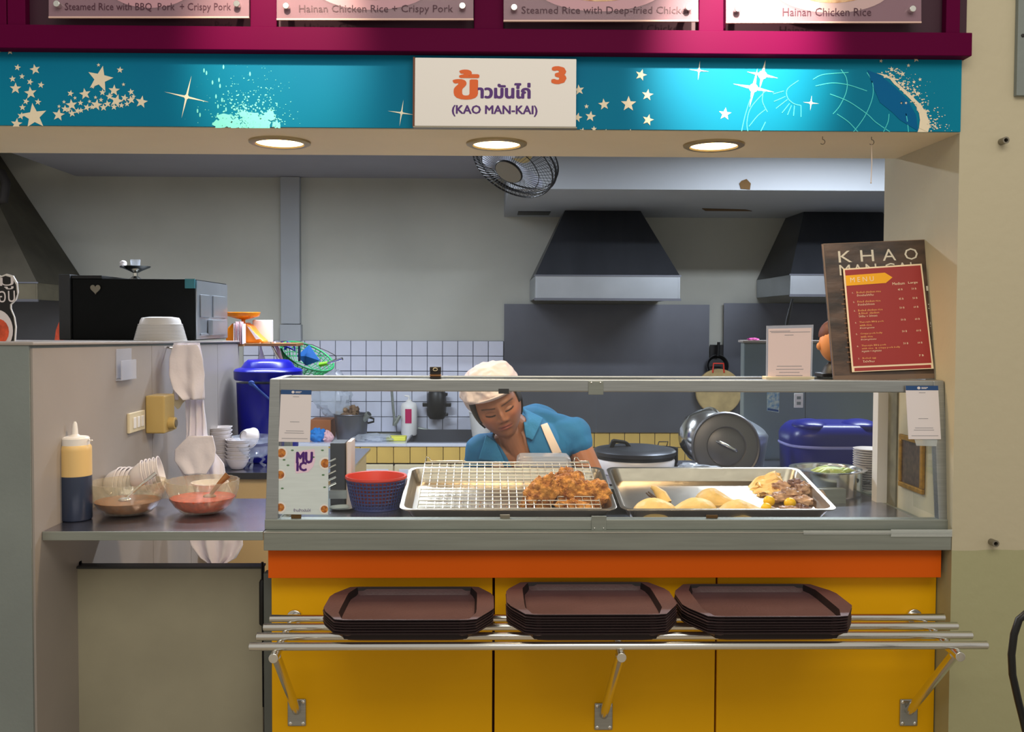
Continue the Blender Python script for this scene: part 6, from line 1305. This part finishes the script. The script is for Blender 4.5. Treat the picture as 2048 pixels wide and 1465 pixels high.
# cap
cm = MB()
def capf(p, d):
    zf = p.z if p.z > 0 else p.z*.34
    q = 1.02+.10*noise.noise(d*2.4+V3((5, 1, 0)))+.07*noise.noise(d*6)+.02*noise.noise(d*14)
    return V3((p.x*q, p.y*q, zf*q))
cm.sphere((-.002, .016, .054), (.094, .118, .072), 64, 40, T=TH_, fn=capf)
cm.sphere((-.035, .06, .03), (.062, .065, .075), 36, 24, T=TH_, fn=lambda p, d: p*(1+.08*noise.noise(d*3)))
co_ = thing('white_cap', 'white brimmed kitchen cap', 'cap', (0, 0, 0)) if False else None
capo = remesh(cm, .004, 2, ['cap'], 'cap', cook); capo['label'] = 'white puffy kitchen cap'
bm2 = MB(); vs = []; nn = 36
for j in range(5):
    for i in range(nn+1):
        a = math.radians(-96+192*i/nn); q = j/4; rx_, ry_ = .078, .094
        ext = 1+.02+.34*q*max(0, math.cos(a))**.7
        px_, py_ = rx_*math.sin(a)*(1+.10*q), -ry_*math.cos(a)*ext+.008
        vs.append(TH_ @ V3((px_, py_, .043+.016*q*math.cos(a)-.008*(math.sin(a))**2*q)))
bm2.add(vs, [(j*(nn+1)+i, j*(nn+1)+i+1, (j+1)*(nn+1)+i+1, (j+1)*(nn+1)+i) for j in range(4) for i in range(nn)])
bo2 = bm2.build('brim', 'cap', capo, smooth=80); bo2.modifiers.new('s', 'SOLIDIFY').thickness = .004
# shirt
sm = MB()
sm.capsule(RS, LS, .066, .068, 24); sm.capsule(chest, waist, .128, .132, 32); sm.capsule(V3((.08, 3.42, .995)), V3((.2, 3.44, 1.02)), .100, .105, 28); sm.capsule(waist, pel, .135, .15, 32); sm.capsule(V3((.165, 3.52, 1.090)), V3((.20, 3.56, 1.09)), .082, .085, 24); sm.capsule(V3((.165, 3.50, 1.095)), LS+V3((-.02, .01, .0)), .078, .068, 24)
e1 = LS+(LE-LS)*.14+V3((.0, 0, 0)); sm.capsule(LS, e1, .066, .062, 24); e2 = RS+(RE-RS)*.5; sm.capsule(RS, e2, .062, .06, 24)
so_ = remesh(sm, .006, 5, ['shirt'], 'shirt', cook)
me = so_.data; O = ORG[cook.as_pointer()]
for v in me.vertices:
    p = v.co+O; a = .006*noise.noise(p*9)+.0045*noise.noise(V3((p.x*22, p.y*8, p.z*22+p.x*14))); v.co += v.normal*a
# open neck: cut the shirt where neck and throat come out
bm = bmesh.new(); bm.from_mesh(me); kill = []
n1, n2 = nb, V3((.125, 3.33, .985))
for v in bm.verts:
    p = v.co+O
    t = max(0, min(1, (p-n1).dot(n2-n1)/(n2-n1).length_squared)); dist = (p-(n1+(n2-n1)*t)).length
    rad = .060*(1-t)+.036*t
    t2 = max(0, min(1, (p-nb).dot(nk-nb)/(nk-nb).length_squared)); d2 = (p-(nb+(nk-nb)*t2)).length
    if (dist < rad and p.y < 3.43) or d2 < .058: kill.append(v)
bmesh.ops.delete(bm, geom=kill, context='VERTS')
for _ in range(14):
    nw = {}
    for e in bm.edges:
        if e.is_boundary:
            for a_, b_ in ((e.verts[0], e.verts[1]), (e.verts[1], e.verts[0])): nw.setdefault(a_, []).append(b_.co.copy())
    for v, L_ in nw.items(): v.co = v.co*.4+sum(L_, V3())/len(L_)*.6
bm.to_mesh(me); bm.free(); me.update()
sd = so_.modifiers.new('s', 'SOLIDIFY'); sd.thickness = .003
bvh = BVHTree.FromPolygons([tuple(v.co+O) for v in me.vertices], [tuple(p.vertices) for p in me.polygons])
def drape(pts, name, m_, off=.004, th=.003, n=14, Dmin=2.6, lim=3.7):
    """lays a four sided patch of cloth on the shirt surface"""
    vs = []; a, b, c, d = [V3((p[0], p[1], 0)) for p in pts]; last = 3.35
    for j in range(n+1):
        for i in range(n+1):
            u, v = i/n, j/n; q = (a*(1-u)+b*u)*(1-v)+(d*(1-u)+c*u)*v
            w0 = at(q.x, q.y, 3.0); dr_ = (w0-EYE).normalized(); h = bvh.ray_cast(EYE, dr_)
            if h[0] is not None and h[0].y < lim: last = h[0].y
            vs.append(at(q.x, q.y, last-off))
    mb = MB(); mb.add(vs, [(j*(n+1)+i, j*(n+1)+i+1, (j+1)*(n+1)+i+1, (j+1)*(n+1)+i) for j in range(n) for i in range(n)])
    o = mb.build(name, m_, cook, smooth=80); sm_ = o.modifiers.new('sm', 'SMOOTH'); sm_.iterations = 4; s = o.modifiers.new('s', 'SOLIDIFY'); s.thickness = th; s.offset = 1; return o
drape([(1080, 850), (1094, 846), (1124, 908), (1106, 912)], 'apron_strap', 'strap', .006)
drape([(983, 924), (1003, 922), (1014, 946), (993, 948)], 'apron_strap', 'strap', .006)
drape([(1042, 813), (1088, 836), (1065, 882), (1052, 876)], 'collar', 'collar', .014, .004)
drape([(972, 870), (994, 888), (1011, 926), (955, 920)], 'collar', 'collar', .014, .004)
# trousers, shoes
tr = MB(); tr.capsule(pel+V3((-.04, 0, -.04)), pel+V3((.04, 0, -.04)), .15, .15, 24)
for s in (-1, 1):
    hp = pel+V3((s*.08, .0, -.05)); kn = V3((pel.x+s*.10, 3.80, .48)); an = V3((pel.x+s*.11, 3.86, .12)); tr.capsule(hp, kn, .10, .072, 20); tr.capsule(kn, an, .07, .058, 18)
remesh(tr, .012, 2, ['trousers'], 'trousers', cook)
for s in (-1, 1):
    an = V3((pel.x+s*.11, 3.86, .045)); q = MB(); q.sphere(an+V3((0, -.06, 0)), (.047, .135, .046), 20, 12, fn=lambda p, d: V3((p.x, p.y, max(p.z, -.043)))); q.build('shoe', 'shoe', cook, smooth=60)
